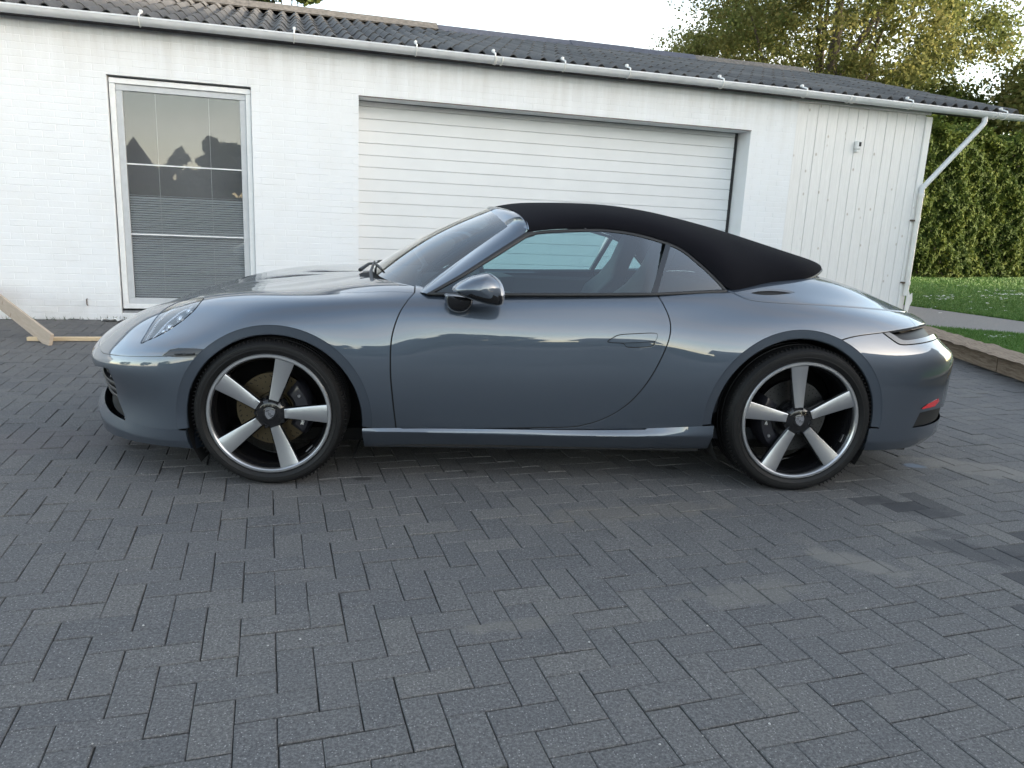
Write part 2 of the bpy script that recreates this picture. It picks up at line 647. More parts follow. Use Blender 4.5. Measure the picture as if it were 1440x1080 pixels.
def mat_glass(name, tint=(1, 1, 1), ior=1.5, rough=0.0, boost=1.0):
    m, nt, b = new_mat(name)
    nt.nodes.remove(b)
    tr = N(nt, 'ShaderNodeBsdfTransparent', ins={'Color': (*tint, 1)})
    gl = N(nt, 'ShaderNodeBsdfGlossy', ins={'Color': (1, 1, 1, 1), 'Roughness': rough})
    fr = N(nt, 'ShaderNodeFresnel', ins={'IOR': ior})
    fac = math_n(nt, 'MULTIPLY', fr.outputs[0], boost, clamp=True)
    mx = N(nt, 'ShaderNodeMixShader')
    nt.links.new(fac, mx.inputs[0]); nt.links.new(tr.outputs[0], mx.inputs[1]); nt.links.new(gl.outputs[0], mx.inputs[2])
    nt.links.new(mx.outputs[0], nt.nodes['Material Output'].inputs['Surface'])
    return m


MAT['pane'] = mat_glass('window pane', (.93, .94, .95), 1.5, .012, 1.25)
_nt = MAT['pane'].node_tree      # pale haze put into the pane's colour to lift its dark reflections
_df = N(_nt, 'ShaderNodeBsdfDiffuse', ins={'Color': (.62, .64, .66, 1)})
_mx = N(_nt, 'ShaderNodeMixShader')
_haze_f = ramp(_nt, noise(_nt, 2.2, 5, .6, geo_pos(_nt)), [(.3, .055), (.75, .11)])
_old = _nt.nodes['Material Output'].inputs['Surface'].links[0].from_socket
_nt.links.new(_haze_f, _mx.inputs[0]); _nt.links.new(_old, _mx.inputs[1]); _nt.links.new(_df.outputs[0], _mx.inputs[2])
_nt.links.new(_mx.outputs[0], _nt.nodes['Material Output'].inputs['Surface'])
MAT['car_glass'] = mat_glass('tinted car glass', (.56, .745, .76), 1.5, 0, 2.0)
MAT['ws_glass'] = mat_glass('windscreen glass', (.72, .80, .78), 1.5, 0, 1.6)
MAT['blind'] = simple('blind slat', (.76, .80, .82), .5)
MAT['room_dark'] = simple('dim room', (.22, .22, .225), .9)


# ================================================================== SETTING
WA = math.radians(11.0)
WD = np.array([math.cos(WA), math.sin(WA), 0.0])       # along the house wall
WN = np.array([-math.sin(WA), math.cos(WA), 0.0])      # into the house
WP = np.array([-2.631, 4.030, 0.0])
RW = np.stack([WD, WN, np.array([0, 0, 1.0])], 1)      # local (s, depth, z) -> world


def wl_(s, d, z):
    return WP + WD * s + WN * d + np.array([0, 0, z])


def at_wall(uv, d=0.0):
    q = at_plane(uv, WP + WN * d, WN)
    return float((q - WP) @ WD), float(q[2])


# ground: one sheet of soil and jointing sand to the horizon
m = MB()
gx = np.concatenate([[-900, -300, -100, -50], np.linspace(-30, 40, 8), [70, 120, 300, 900]])
gy = np.concatenate([[-900, -300, -100, -60], np.linspace(-30, 50, 8), [80, 120, 300, 900]])
m.grid([[(x, y, -.0065) for y in gy] for x in gx], flip=True)
g = m.build('ground', MAT['soil'])
tag(g, kind='structure')

# lawn, a slightly raised sheet right of the yard, and the asphalt path crossing it
K0, K1 = at_z((1335, 500)), at_z((1440, 537))       # foot of the sleeper edging
KD = (K0 - K1) / np.linalg.norm(K0 - K1)
KN = np.array([KD[1], -KD[0], 0.0])                  # towards the lawn
KA, KB = K1 - KD * 3.5, K0 + KD * 2.2
lawn_pts = [KA + KN * .1, KB + KN * .1]


def sheet_poly(name, pts, z, mat, thick=.0):
    mm = MB()
    pts = [(p[0], p[1]) for p in pts]
    if thick:
        mm.prism(pts, lambda u, v, h: (u, v, h), z - thick, z)
    else:
        mm.add([(x, y, z) for x, y in pts], [tuple(range(len(pts)))])
    o = mm.build(name, mat, fix=bool(thick))
    tag(o, kind='structure')
    return o


far_e = np.array([60.0, -6.0, 0]); far_n = np.array([40.0, 60.0, 0])
wall_back = wl_(10.25, 1.0, 0)
lawn = sheet_poly('lawn', [KA + KN * .1, np.array([60., -14., 0]), np.array([90., 60., 0]), np.array([16., 60., 0]), wl_(10.3, 12, 0), wl_(10.3, .3, 0), wl_(10.3, -.6, 0), KB + KN * .1], .09, MAT['lawn'], .10)
pa = [at_z((1282, 431), .09), at_z((1440, 453), .09), at_z((1440, 473), .09), at_z((1322, 463), .09), at_z((1278, 447), .09)]
pd = pa[1] - pa[0]
pd2 = pa[2] - pa[3]
pw = (pa[2] - pa[1])
path_pts = [pa[0] - pd * .3, pa[1], pa[1] + pd * 12, pa[1] + pd * 12 + pw, pa[2], pa[3] - pd2 * .9]
path = sheet_poly('path', path_pts, .097, MAT['concrete_path'])

# ---- herringbone pavers (200 x 100 mm), laid at the angle and offset of the photograph
PANG = math.radians(12.7)
E1 = np.array([math.cos(PANG), math.sin(PANG)])
E2 = np.array([-math.sin(PANG), math.cos(PANG)])
PO = np.array([0.190, -2.166])
JT = .0030


def paver_mesh(bev=.0028, h=.06):
    mm = MB()
    a, b_ = .1 - JT / 2, .05 - JT / 2
    vs = []
    for (ax, by, z) in ((a, b_, -h), (a, b_, -bev * .8), (a - bev, b_ - bev, 0)):
        vs += [(-ax, -by, z), (ax, -by, z), (ax, by, z), (-ax, by, z)]
    fs = [(8, 9, 10, 11)]
    for r in (0, 4):
        for k in range(4):
            l = (k + 1) % 4
            fs.append((r + k, r + l, r + 4 + l, r + 4 + k))
    mm.add(vs, fs)
    return mm


def in_px(p, poly):
    x, y = p[:, 0], p[:, 1]
    r = np.zeros(len(p), bool)
    for i in range(len(poly)):
        a, b_ = poly[i], poly[i - 1]
        r ^= ((a[1] > y) != (b_[1] > y)) & (x < (b_[0] - a[0]) * (y - a[1]) / (b_[1] - a[1] + 1e-12) + a[0])
    return r


PM = paver_mesh()
pav_me = PM.mesh('paver')
pav_me.materials.append(MAT['paver'])
pv_local = np.array(PM.v)
pv_faces = PM.f


def in_yard(c):
    rel = c - WP[:2]
    s = rel @ WD[:2]; d = rel @ WN[:2]
    if d > -.06 and s < 10.35: return False
    # window recess keeps its plinth; the lawn side ends at the sleeper
    k = (c - K1[:2]) @ KN[:2]
    if k > -.02 and (c - KB[:2]) @ KD[:2] < .3: return False
    if (c - KB[:2]) @ KD[:2] >= .3 and s > 10.35: return False
    if k > 2.5: return False
    return True


pieces = []
for i in range(-95, 96):
    for j in range(-60, 60):
        # lattice generated by (1,-1) and (2,2)
        ox, oy = i + 2 * j, -i + 2 * j
        for (cx, cy, vert) in ((ox + 2, oy - .5, 0), (ox + .5, oy - 1, 1)):
            c = PO + .1 * (cx * E1 + cy * E2)
            if c[0] < -7.5 or c[0] > 9.2 or c[1] < -5.6 or c[1] > 8.5: continue
            if not in_yard(c): continue
            pieces.append((c, vert))
pc = np.array([p[0] for p in pieces])
uvp = proj(np.c_[pc, np.zeros(len(pc))])
dep = ((np.c_[pc, np.zeros(len(pc))] - CAM) @ CR)[:, 2] * -1
inside = (dep > .2) & (uvp[:, 0] > 10) & (uvp[:, 0] < 1430) & (uvp[:, 1] > 0) & (uvp[:, 1] < 1078)
order = np.argsort(np.where(inside, dep, 1e9))
near = set(order[:300].tolist())
pavement = empty('pavement', (0, 0, 0))
tag(pavement, kind='structure')
fv, ff, ft, fr_p = [], [], [], []
REP = [[(1205, 708), (1262, 692), (1310, 700), (1348, 722), (1300, 736), (1240, 727)], [(1270, 768), (1340, 742), (1400, 745), (1520, 770), (1520, 830), (1400, 808), (1325, 796)], [(1365, 828), (1420, 812), (1520, 835), (1520, 880), (1420, 858)]]
for k, (c, vert) in enumerate(pieces):
    ang = PANG + (math.pi / 2 if vert else 0) + (math.pi if random.random() < .5 else 0) + random.gauss(0, .006)
    z = max(-.0022, min(.0026, random.gauss(0, .0013)))
    tx, ty = random.gauss(0, .006), random.gauss(0, .006)
    dx, dy = random.gauss(0, .0006), random.gauss(0, .0006)
    if k in near:
        o = bpy.data.objects.new('paver', pav_me)
        COL.objects.link(o)
        o.parent = pavement
        o.location = (c[0] + dx, c[1] + dy, z)
        o.rotation_euler = (tx, ty, ang)
    else:
        R = np.array(Matrix.Rotation(ang, 3, 'Z') @ Matrix.Rotation(ty, 3, 'Y') @ Matrix.Rotation(tx, 3, 'X'))
        b0 = len(fv) * 12
        fv.append(pv_local @ R.T + np.array([c[0] + dx, c[1] + dy, z]))
        ff.append(np.array([list(f) for f in pv_faces]) + b0)
        ft += [random.random()] * 12
        q_ = uvp[k:k + 1]
        fr_p += [float(any(in_px(q_, r_)[0] for r_ in REP)) * random.uniform(.75, 1.1)] * 12
me = bpy.data.meshes.new('paving')
me.from_pydata(np.concatenate(fv).tolist(), [], np.concatenate(ff).tolist())
at = me.attributes.new('tint', 'FLOAT', 'POINT')
at.data.foreach_set('value', ft)
at = me.attributes.new('repair', 'FLOAT', 'POINT')
at.data.foreach_set('value', fr_p)
o = link('paving', me, MAT['paver_far'], pavement)
tag(o, kind='stuff')

# ---- the white house: brick wall (bricks), timber clad end, garage door, window, roof, gutter
house = empty('white_house', tuple(WP), WA)
tag(house, 'low white painted brick outbuilding with corrugated roof behind the car', 'building')


def part(mm, name, mat, smooth=None, fix=False, parent=house):
    return mm.build(name, mat, parent, smooth, fix)


WIN = (0.0, 1.358, .09, 2.447)          # opening s0 s1 z0 z1
GAR = (2.465, 7.345, 0.0, 2.447)
SB = 8.0                                 # brick ends, boards begin
SE = 10.12
ZT = 2.96
# core behind the brick faces (mortar), with the two openings
core = MB()
for s0, s1, z0, z1 in ((-12, WIN[0], -.1, ZT), (WIN[1], GAR[0], -.1, ZT), (WIN[0], WIN[1], WIN[3], ZT), (GAR[0], GAR[1], GAR[3], ZT), (GAR[1], SB, -.1, ZT)):
    core.box(((s0 + s1) / 2, .15 + .0021, (z0 + z1) / 2), (s1 - s0, .30, z1 - z0))
part(core, 'wall', MAT['brick'])
# bricks
bm_ = MB()
bm_.box((0, .03, 0), (.2365, .06, .0632), bev=.0024)
brick_me = bm_.mesh('brick'); brick_me.materials.append(MAT['brick'])
bv, bf = np.array(bm_.v), bm_.f
bricks = []
CH = .0667
for r in range(0, 45):
    z = .033 + r * CH
    if z > 2.93: break
    off = .12 if r % 2 else 0.0
    for k in range(-50, 36):
        s0 = k * .24 + off
        s1 = s0 + .24
        segs = [(s0, s1)]
        for (a, b_, z0, z1) in (WIN, GAR):
            if z0 - .03 < z < z1 - .005:
                nn = []
                for (p, q) in segs:
                    if q <= a or p >= b_: nn.append((p, q)); continue
                    if p < a: nn.append((p, a))
                    if q > b_: nn.append((b_, q))
                segs = nn
        for (p, q) in segs:
            q = min(q, SB)
            if q - p < .03 or p < -12: continue
            bricks.append((p, q, z))
full = []
for i, (p, q, z) in enumerate(bricks):
    c = wl_((p + q) / 2, 0, z)
    u, v = proj(c)
    if 5 < u < 1435 and 5 < v < 1075 and abs(q - p - .24) < .001 and not (560 < u < 1130 and v > 330) and not (190 < u < 520 and v > 440):
        full.append((np.linalg.norm(c - CAM), i))
full.sort()
nearb = set(i for _, i in full[:300])
vs_, fs_ = [], []
for i, (p, q, z) in enumerate(bricks):
    dd = random.gauss(0, .0007)
    if i in nearb:
        o = bpy.data.objects.new('brick', brick_me)
        COL.objects.link(o)
        o.parent = house
        o.location = ((p + q) / 2, dd, z)
        o.rotation_euler = (random.gauss(0, .006), random.gauss(0, .003), random.gauss(0, .004))
    else:
        b0 = len(vs_) * len(bv)
        vs_.append(bv * np.array([(q - p - .0035) / .2365, 1, 1]) + np.array([(p + q) / 2, dd, z]))
        fs_ += [tuple(x + b0 for x in f) for f in bf]
me = bpy.data.meshes.new('brickwork')
me.from_pydata(np.concatenate(vs_).tolist(), [], fs_)
o = link('brickwork', me, MAT['brick'], house)
tag(o, kind='stuff')
# jamb brick returns of the garage opening are the core itself; rear and end walls
back = MB()
back.box((-1.0, 7.6, 1.4), (22.0, .2, 3.0))
back.box((-12.1, 3.8, 1.4), (.2, 7.6, 3.0))
back.box((SE - .02, 3.9, 1.4), (.12, 7.2, 2.9))
part(back, 'rear_wall', MAT['white_board'])
inner = MB()
inner.box((-1.0, .9, 1.45), (21.8, .1, 2.95))
inner.box((-1.0, .6, 2.98), (21.8, .9, .05))
part(inner, 'inner_wall', MAT['room_dark'])

# timber boards on the end bay
nb = 13
bw = (SE - .10 - SB) / nb
for k in range(nb):
    mm = MB()
    h = 2.80
    mm.box((0, 0, 0), (bw - .004, .022, h), bev=.004)
    o = part(mm, 'board', MAT['white_board'])
    o.location = (SB + bw * (k + .5), .020 + random.gauss(0, .0015), .06 + h / 2)
mm = MB(); mm.box((SB + 1.0, .10, 1.4), (SE - SB, .12, 2.9)); part(mm, 'board_backing', MAT['white_board'])
mm = MB(); mm.box((SE - .05, .008, 1.44), (.10, .05, 2.78), bev=.004); part(mm, 'corner_board', MAT['white_board'])
mm = MB(); mm.box((SB + .98, .004, 2.885), (SE - SB + .1, .035, .06), bev=.004); part(mm, 'top_board', MAT['white_board'])
mm = MB()
sv = at_wall((1205, 204)); 
sens = empty('motion_sensor', tuple(wl_(sv[0], -.02, sv[1])), WA)
tag(sens, 'small white sensor box with a dark lens on the white boards', 'sensor')
mm.box((0, 0, 0), (.075, .05, .11), bev=.008); mm.box((0, .005, -.075), (.05, .04, .035), bev=.006)
mm.build('casing', MAT['white_paint'], sens)
mm = MB(); mm.box((.012, -.028, .008), (.034, .012, .055), bev=.004); mm.build('lens', MAT['dark_seal'], sens)

# ---- garage door: recessed, horizontal slats
GD = .29
zt = 2.50
ns = 19
sh = zt / ns
gd = empty('garage_door', (0, 0, 0)); gd.parent = house
mm = MB()
mm.box((0, 0, 0), (GAR[1] - GAR[0] - .04, .03, sh - .003), bev=.0035)
slat_me = mm.mesh('slat'); slat_me.materials.append(MAT['door_white'])
for k in range(ns):
    o = bpy.data.objects.new('slat', slat_me)
    COL.objects.link(o); o.parent = gd
    o.location = ((GAR[0] + GAR[1]) / 2 - .02, GD + .015 + random.gauss(0, .0006), .02 + sh * (k + .5))
mm = MB(); mm.box(((GAR[0] + GAR[1]) / 2, GD + .035, 1.25), (GAR[1] - GAR[0], .012, 2.5)); mm.build('door_backing', MAT['door_white'], gd)
mm = MB(); mm.box((GAR[1] - .024, GD + .008, 1.22), (.036, .03, 2.44)); mm.box(((GAR[0] + GAR[1]) / 2, GD + .012, 2.452), (GAR[1] - GAR[0], .03, .02)); mm.build('seal', MAT['dark_seal'], gd)
mm = MB(); mm.box(((GAR[0] + GAR[1]) / 2, .12, 2.453), (GAR[1] - GAR[0], .26, .008)); mm.build('lintel_flashing', MAT['soft_metal'], gd)

# ---- window
win = empty('window', (0, 0, 0)); win.parent = house
def fr(name, s0, s1, z0, z1, w, d0, d1, mat, wb=None):
    mm = MB()
    wb = wb or w
    mm.box(((s0 + s1) / 2, (d0 + d1) / 2, z1 - w / 2), (s1 - s0, d1 - d0, w), bev=.004)
    mm.box(((s0 + s1) / 2, (d0 + d1) / 2, z0 + wb / 2), (s1 - s0, d1 - d0, wb), bev=.004)
    for sx in (s0 + w / 2, s1 - w / 2):
        mm.box((sx, (d0 + d1) / 2, (z0 + wb + z1 - w) / 2), (w, d1 - d0, z1 - z0 - w - wb - .002), bev=.004)
    return mm.build(name, mat, win)
fr('window_frame', WIN[0] + .012, WIN[1] - .004, WIN[2] + .02, WIN[3] - .022, .052, .035, .13, MAT['white_paint'])
fr('sash', WIN[0] + .064, WIN[1] - .056, WIN[2] + .072, WIN[3] - .074, .062, .055, .115, MAT['grey_paint'])
mm = MB(); mm.box((.68, .078, 1.27), (WIN[1] - .21, .006, 2.13)); mm.build('pane', MAT['pane'], win)
for uv in ((177, 230), (184, 329)):
    s_, z_ = at_wall(uv, .06)
    mm = MB(); mm.box((.68, .066, z_), (WIN[1] - .19, .012, .014), bev=.002); mm.build('glazing_bar', MAT['white_paint'], win)
mm = MB()
for k in range(86):
    z = .24 + k * .0245
    if z > 1.30: break
    tilt = .62 + random.gauss(0, .04) if z < 1.28 else .12 + random.gauss(0, .05)
    R = np.array(Matrix.Rotation(tilt, 3, 'X'))
    mm.box((.68, .135, z), (WIN[1] - .24, .026, .0016), R)
o = mm.build('blind', MAT['blind'], win); tag(o, kind='stuff')
mm = MB()
for s_ in (.42, .93): mm.box((s_, .118, 1.3), (.004, .002, 2.1))
mm.build('blind_cord', MAT['white_paint'], win)
mm = MB(); mm.box(((WIN[0] + WIN[1]) / 2, .09, .045), (WIN[1] - WIN[0], .12, .085), bev=.004); mm.build('plinth', MAT['plinth'], win)

# ---- roof: corrugated sheets
RP = math.radians(15.5)
ZE = 2.945                      # eave height of the sheet underside
DE = -.13                       # eave overhang
NROW, EXP = 7, .56
WAVE = .177
NW = 6
SW = WAVE * NW
def sheet_mesh():
    mm = MB()
    L = EXP + .10
    seg = 8
    P = []
    for t in (0, 1):
        row_t, row_b = [], []
        for i in range(NW * seg + 5):
            x = i / seg * WAVE
            z = .034 * math.cos(2 * math.pi * i / seg)
            row_t.append((x, t * L, z)); row_b.append((x, t * L, z - .009))
        P.append((row_t, row_b))
    mm.grid([P[0][0], P[1][0]], flip=True)
    mm.grid([P[0][1], P[1][1]])
    mm.grid([P[0][0], P[0][1]])
    mm.grid([P[1][0], P[1][1]], flip=True)
    for e in (0, -1):
        q = [P[0][0][e], P[1][0][e], P[1][1][e], P[0][1][e]]
        mm.add(q, [(0, 1, 2, 3)])
    return mm.mesh('roof_sheet', 40)
sh_me = sheet_mesh(); sh_me.materials.append(MAT['sheet'])
S_R = 11.42
ncol = 22
for r in range(NROW):
    for c in range(ncol):
        o = bpy.data.objects.new('roof_sheet', sh_me)
        COL.objects.link(o); o.parent = house
        s0 = S_R - SW * (c + 1) - .02
        t = r * EXP
        o.location = (s0 + random.gauss(0, .004), DE + t * math.cos(RP), ZE + .03 + t * math.sin(RP) + .012 + random.gauss(0, .0015))
        o.rotation_euler = (RP - .018, random.gauss(0, .0015), random.gauss(0, .002))
RL = NROW * EXP + .05
ridge_d, ridge_z = DE + RL * math.cos(RP), ZE + RL * math.sin(RP)
mm = MB()   # far slope as one plain roof plane with thickness
mm.box((S_R - 11.8, ridge_d + 1.95, ridge_z - .52), (23.6, 4.1, .05), np.array(Matrix.Rotation(-RP, 3, 'X')))
part(mm, 'rear_roof', MAT['sheet'])
mm = MB()   # underside boarding and fascia
mm.box((-.4, DE + RL / 2 * math.cos(RP) + .1, ZE + RL / 2 * math.sin(RP) - .06), (23.2, RL - .1, .04), np.array(Matrix.Rotation(RP, 3, 'X')))
mm.box((-.5, -.03, 2.94), (23, .03, .10))
part(mm, 'eave_boards', MAT['dark_tile'])
def cap(s0, s1, mat, zo=0.0):
    mm = MB()
    L = s1 - s0
    prof = [(-.20, -.055), (-.12, -.012), (-.05, .055), (0, .075), (.05, .055), (.12, -.012), (.20, -.055)]
    P0 = [(0, d, z) for d, z in prof]; P1 = [(L, d, z) for d, z in prof]
    Q0 = [(0, d, z - .015) for d, z in prof]; Q1 = [(L, d, z - .015) for d, z in prof]
    mm.grid([P0, P1]); mm.grid([Q0, Q1], flip=True); mm.grid([P0, Q0], flip=True); mm.grid([P1, Q1])
    o = part(mm, 'ridge_cap', mat, 40)
    o.location = (s0, ridge_d, ridge_z + .05 + zo)
    return o
def ridge_s(u, v):
    q = at_plane((u, v), WP + WN * (ridge_d - .1), WN)
    return float((q - WP) @ WD)
s_sw = ridge_s(612, 32)
s_end = ridge_s(1138, 92)
s = -12
while s < s_sw - .05:
    e = min(s + 1.1, s_sw); cap(s, e + .04, MAT['ridge_old'], random.gauss(0, .004) + .02); s = e
while s < s_end - .05:
    e = min(s + 1.12, s_end); cap(s, e + .03, MAT['ridge_new'] if s < s_sw + 3.4 else MAT['ridge_old'], random.gauss(0, .004)); s = e

# ---- gutter and downpipe
gut = empty('gutter', (0, 0, 0)); gut.parent = house
GR = .062
gz = lambda s: 2.945 - .004 * max(0, s - 5.5)
mm = MB()
SS = np.linspace(-12.2, 11.55, 34)
prof = []
for k in range(13):
    a = math.pi + math.pi * k / 12
    prof.append((GR * math.cos(a), GR * math.sin(a)))
prof_o = [(-GR - .006, .006), (-GR - .007, -.004)] + prof[0:] 
P = [[(s, -.20 + d, gz(s) + .012 * math.sin(s * 1.1) * .4 + z) for d, z in ([(-GR + .004, .008), (-GR - .005, .008), (-GR - .006, -.004)] + prof + [(GR, .01)])] for s in SS]
mm.grid(P)
mm.grid([[(s, y * 1.0, z + .0) for (s, y, z) in row] for row in [[(a, b + (.003 if b < -.2 else -.003), c + .004) for a, b, c in row] for row in P]], flip=True)
mm.build('channel', MAT['pvc'], gut, 50)
mm = MB()
a_, b_ = P[-1], None
mm.add([p for p in P[-1]], [tuple(range(len(P[-1])))]); mm.build('end_cap', MAT['pvc'], gut)
hookpx = [(196, 30), (413, 50), (585, 67), (695, 82), (793, 92), (884, 102), (1015, 118), (1132, 130), (1280, 150), (1412, 165)]
for k, (u, v) in enumerate(hookpx):
    s_ = at_wall((u, v), -.22)[0]
    mm = MB()
    pts = []
    for q in range(9):
        a = math.pi * 1.0 + math.pi * q / 8
        pts.append((s_, -.20 + (GR + .006) * math.cos(a), gz(s_) + (GR + .006) * math.sin(a)))
    mm.tube(pts, .006, 6)
    mm.tube([(s_, -.20 - GR - .006, gz(s_)), (s_ + .005, -.20 - GR + .01, gz(s_) + .035), (s_ + .006, -.13, gz(s_) + .075)], .009, 6)
    mm.box((s_ + .006, -.14, gz(s_) + .082), (.03, .045, .03), bev=.006)
    mm.build('gutter_bracket', MAT['pvc_white'], gut, 40)
for (u, v) in ((701, 84), (1197, 138), (1398, 160)):
    s_ = at_wall((u, v), -.22)[0]
    mm = MB()
    for ds in (-.035, .035):
        pts = [(s_ + ds, -.20 + (GR + .007) * math.cos(math.pi + math.pi * q / 10), gz(s_) + (GR + .007) * math.sin(math.pi + math.pi * q / 10)) for q in range(11)]
        mm.tube(pts, .008, 6)
    mm.build('gutter_joint', MAT['pvc_white'], gut, 40)
pipe = empty('downpipe', (0, 0, 0)); pipe.parent = house
mm = MB()
sd = at_wall((1385, 168), -.2)[0]
s2, z2 = at_wall((1296, 268), -.05)
s2 = SE - .035
mm.tube([(sd, -.20, gz(sd) - .05), (sd, -.20, gz(sd) - .13), (sd - .04, -.19, gz(sd) - .19), (s2 + .05, -.06, z2 + .09), (s2, -.055, z2 + .03), (s2, -.055, z2 - .05)], .036, 14)
mm.build('slanted_pipe', MAT['pvc'], pipe, 50)
mm = MB()
mm.tube([(s2, -.055, z2 - .02), (s2, -.055, .42)], .034, 14)
for z in (z2 - .04, 1.5, .62):
    mm.tube([(s2, -.055, z), (s2, -.055, z - .05)], .041, 14)
mm.build('upright_pipe', MAT['pvc_white'], pipe, 50)
mm = MB()
for z in (1.46, .60):
    mm.box((s2 - .05, -.03, z), (.05, .06, .022), bev=.003)
mm.build('pipe_clip', MAT['soft_metal'], pipe)
mm = MB()
jag = [(0, 0), (.05, .02), (.07, .12), (.10, .19), (.085, .30), (.05, .27), (.02, .33), (0, .25)]
mm.prism(jag, lambda u, v, h: (s2 - .02 + u, h, .16 + v), -.11, -.095)
mm.build('broken_shoe', MAT['pvc_white'], pipe)
hk = at_wall((123, 425))
mm = MB(); mm.tube([(0, 0, .035), (0, -.022, .03), (0, -.024, -.02), (0.004, -.01, -.03)], .006, 6)
o = mm.build('iron_hook', MAT['soft_metal']); o.location = wl_(hk[0], -.003, hk[1]); o.rotation_euler[2] = WA
tag(o, 'small rusty iron hook low on the white brick wall', 'hook')

# ---- sleeper edging with a rough top
def sleeper(a, b_, wdt, h, name, label, seed):
    L = np.linalg.norm(b_ - a)
    rs = np.random.default_rng(seed)
    n = max(8, int(L / .08))
    mm = MB()
    base = [(0, 0), (.006, h * .55), (.012, h * .93), (.035, h), (.09, h * 1.01), (.14, h * .985), (wdt - .03, h * 1.0), (wdt, h * .93), (wdt, 0)]
    P = []
    for i in range(n + 1):
        t = i / n * L
        P.append([(t, y + rs.normal(0, .004), max(0, z + (rs.normal(0, .005) if z > 0 else 0))) for y, z in base])
    mm.grid(P, flip=True)
    mm.add(P[0], [tuple(range(len(base)))]); mm.add(P[-1], [tuple(range(len(base)))[::-1]])
    o = mm.build(name, MAT['sleeper'], None, 60)
    d = (b_ - a) / L
    o.location = a
    o.rotation_euler[2] = math.atan2(d[1], d[0])
    tag(o, label, 'sleeper', 'weathered timber sleepers edging the lawn')
    return o
Lk = np.linalg.norm(KB - KA)
cut = 3.5 + 1.35
for i, (t0, t1) in enumerate(((0, cut - .9), (cut - .89, Lk))):
    sleeper(KA + KD * t0, KA + KD * t1, -.22, .185, 'timber_sleeper', ['weathered brown sleeper edging the lawn at the picture edge', 'weathered brown sleeper running behind the tail of the car'][i], i)

# ---- plank leaning on the wall, batten and paper scrap on the pavers
pb = at_z((72, 480), .035)
bt = empty('plank', (0, 0, 0))
top = at_plane((0, 424), WP - WN * .55, WN)
dv = top - pb; L = 2.0; dv /= np.linalg.norm(dv)
mm = MB(); mm.box((L / 2, 0, 0), (L, .028, .125), bev=.003)
bpy.data.objects.remove(bt)
o = mm.build('plank', MAT['plank'])
xax = dv; zax = np.cross(xax, np.array([.12, 1, -.05])); zax /= np.linalg.norm(zax); yax = np.cross(zax, xax)
Mx = np.eye(4); Mx[:3, :3] = np.stack([xax, yax, zax], 1); Mx[:3, 3] = pb + zax * 0
o.matrix_world = Matrix(Mx.tolist())
tag(o, 'grey brown plank slanting up from the ground left of the car', 'plank')
b0, b1 = at_z((43, 480), 0), at_z((150, 480), 0)
mm = MB(); mm.box((0, 0, .017), (np.linalg.norm(b1 - b0) + .1, .045, .034), bev=.003)
o = mm.build('batten', MAT['batten'])
o.location = (b0 + b1) / 2 + (b1 - b0) * .03 + np.array([0, .02, .002]); o.rotation_euler[2] = math.atan2(b1[1] - b0[1], b1[0] - b0[0])
tag(o, 'yellow softwood batten lying on the pavers under the plank foot', 'batten')
sc = at_z((156, 453), 0)
mm = MB()
rs = np.random.default_rng(3)
P = [[(x * .035 - .10 + rs.normal(0, .006), y * .03 + rs.normal(0, .006), .008 + .028 * abs(math.sin(x * 1.3 + y)) + rs.normal(0, .003)) for y in range(4)] for x in range(7)]
mm.grid(P, flip=True); mm.grid([[(a, b_, c - .002) for a, b_, c in r] for r in P])
o = mm.build('paper_scrap', MAT['petal'], None, 60); o.location = sc
tag(o, 'crumpled white paper scrap on the pavers at the wall foot', 'litter')


# ---- crumbs of pale stone, bark and leaf litter on the pavers
rs = np.random.default_rng(31)
mm = MB()
for _ in range(85):
    c = at_z((rs.uniform(0, 1440), rs.uniform(470, 1075) if rs.random() < .8 else rs.uniform(452, 500)), .0)
    if not in_yard(c[:2]) or c[1] > 8: continue
    r_ = rs.uniform(.0015, .0042) * (1.5 if c[1] > 1 else 1)
    a0 = rs.uniform(0, 6)
    ring = [(c[0] + r_ * rs.uniform(.6, 1.3) * math.cos(a0 + a), c[1] + r_ * rs.uniform(.6, 1.3) * math.sin(a0 + a), .0028) for a in np.arange(5) * 2 * math.pi / 5]
    mm.add(ring + [(c[0], c[1], .003 + r_ * .8)], [(0, 1, 5), (1, 2, 5), (2, 3, 5), (3, 4, 5), (4, 0, 5)])
tag(mm.build('stone_chips', MAT['chip']), 'pale stone chips scattered over the pavers', 'grit', kind='stuff')
mm = MB()
for _ in range(900):
    s_ = rs.uniform(-2.2, 8.0) if rs.random() < .7 else rs.uniform(8, 10.3)
    if GAR[0] < s_ < GAR[1] and rs.random() < .6: continue
    c = wl_(s_, -abs(rs.exponential(.05)) - .006, .001)
    h_ = rs.uniform(.012, .05); a = rs.uniform(0, 6.28); w_ = .004
    d_ = np.array([math.cos(a), math.sin(a), 0]) * w_
    mm.add([c - d_, c + d_, c + np.array([rs.normal(0, .02), rs.normal(0, .02), h_])], [(0, 1, 2)])
tag(mm.build('wall_weeds', MAT['leaf_dark']), 'sparse weeds and moss along the foot of the white wall', 'weeds', kind='stuff')


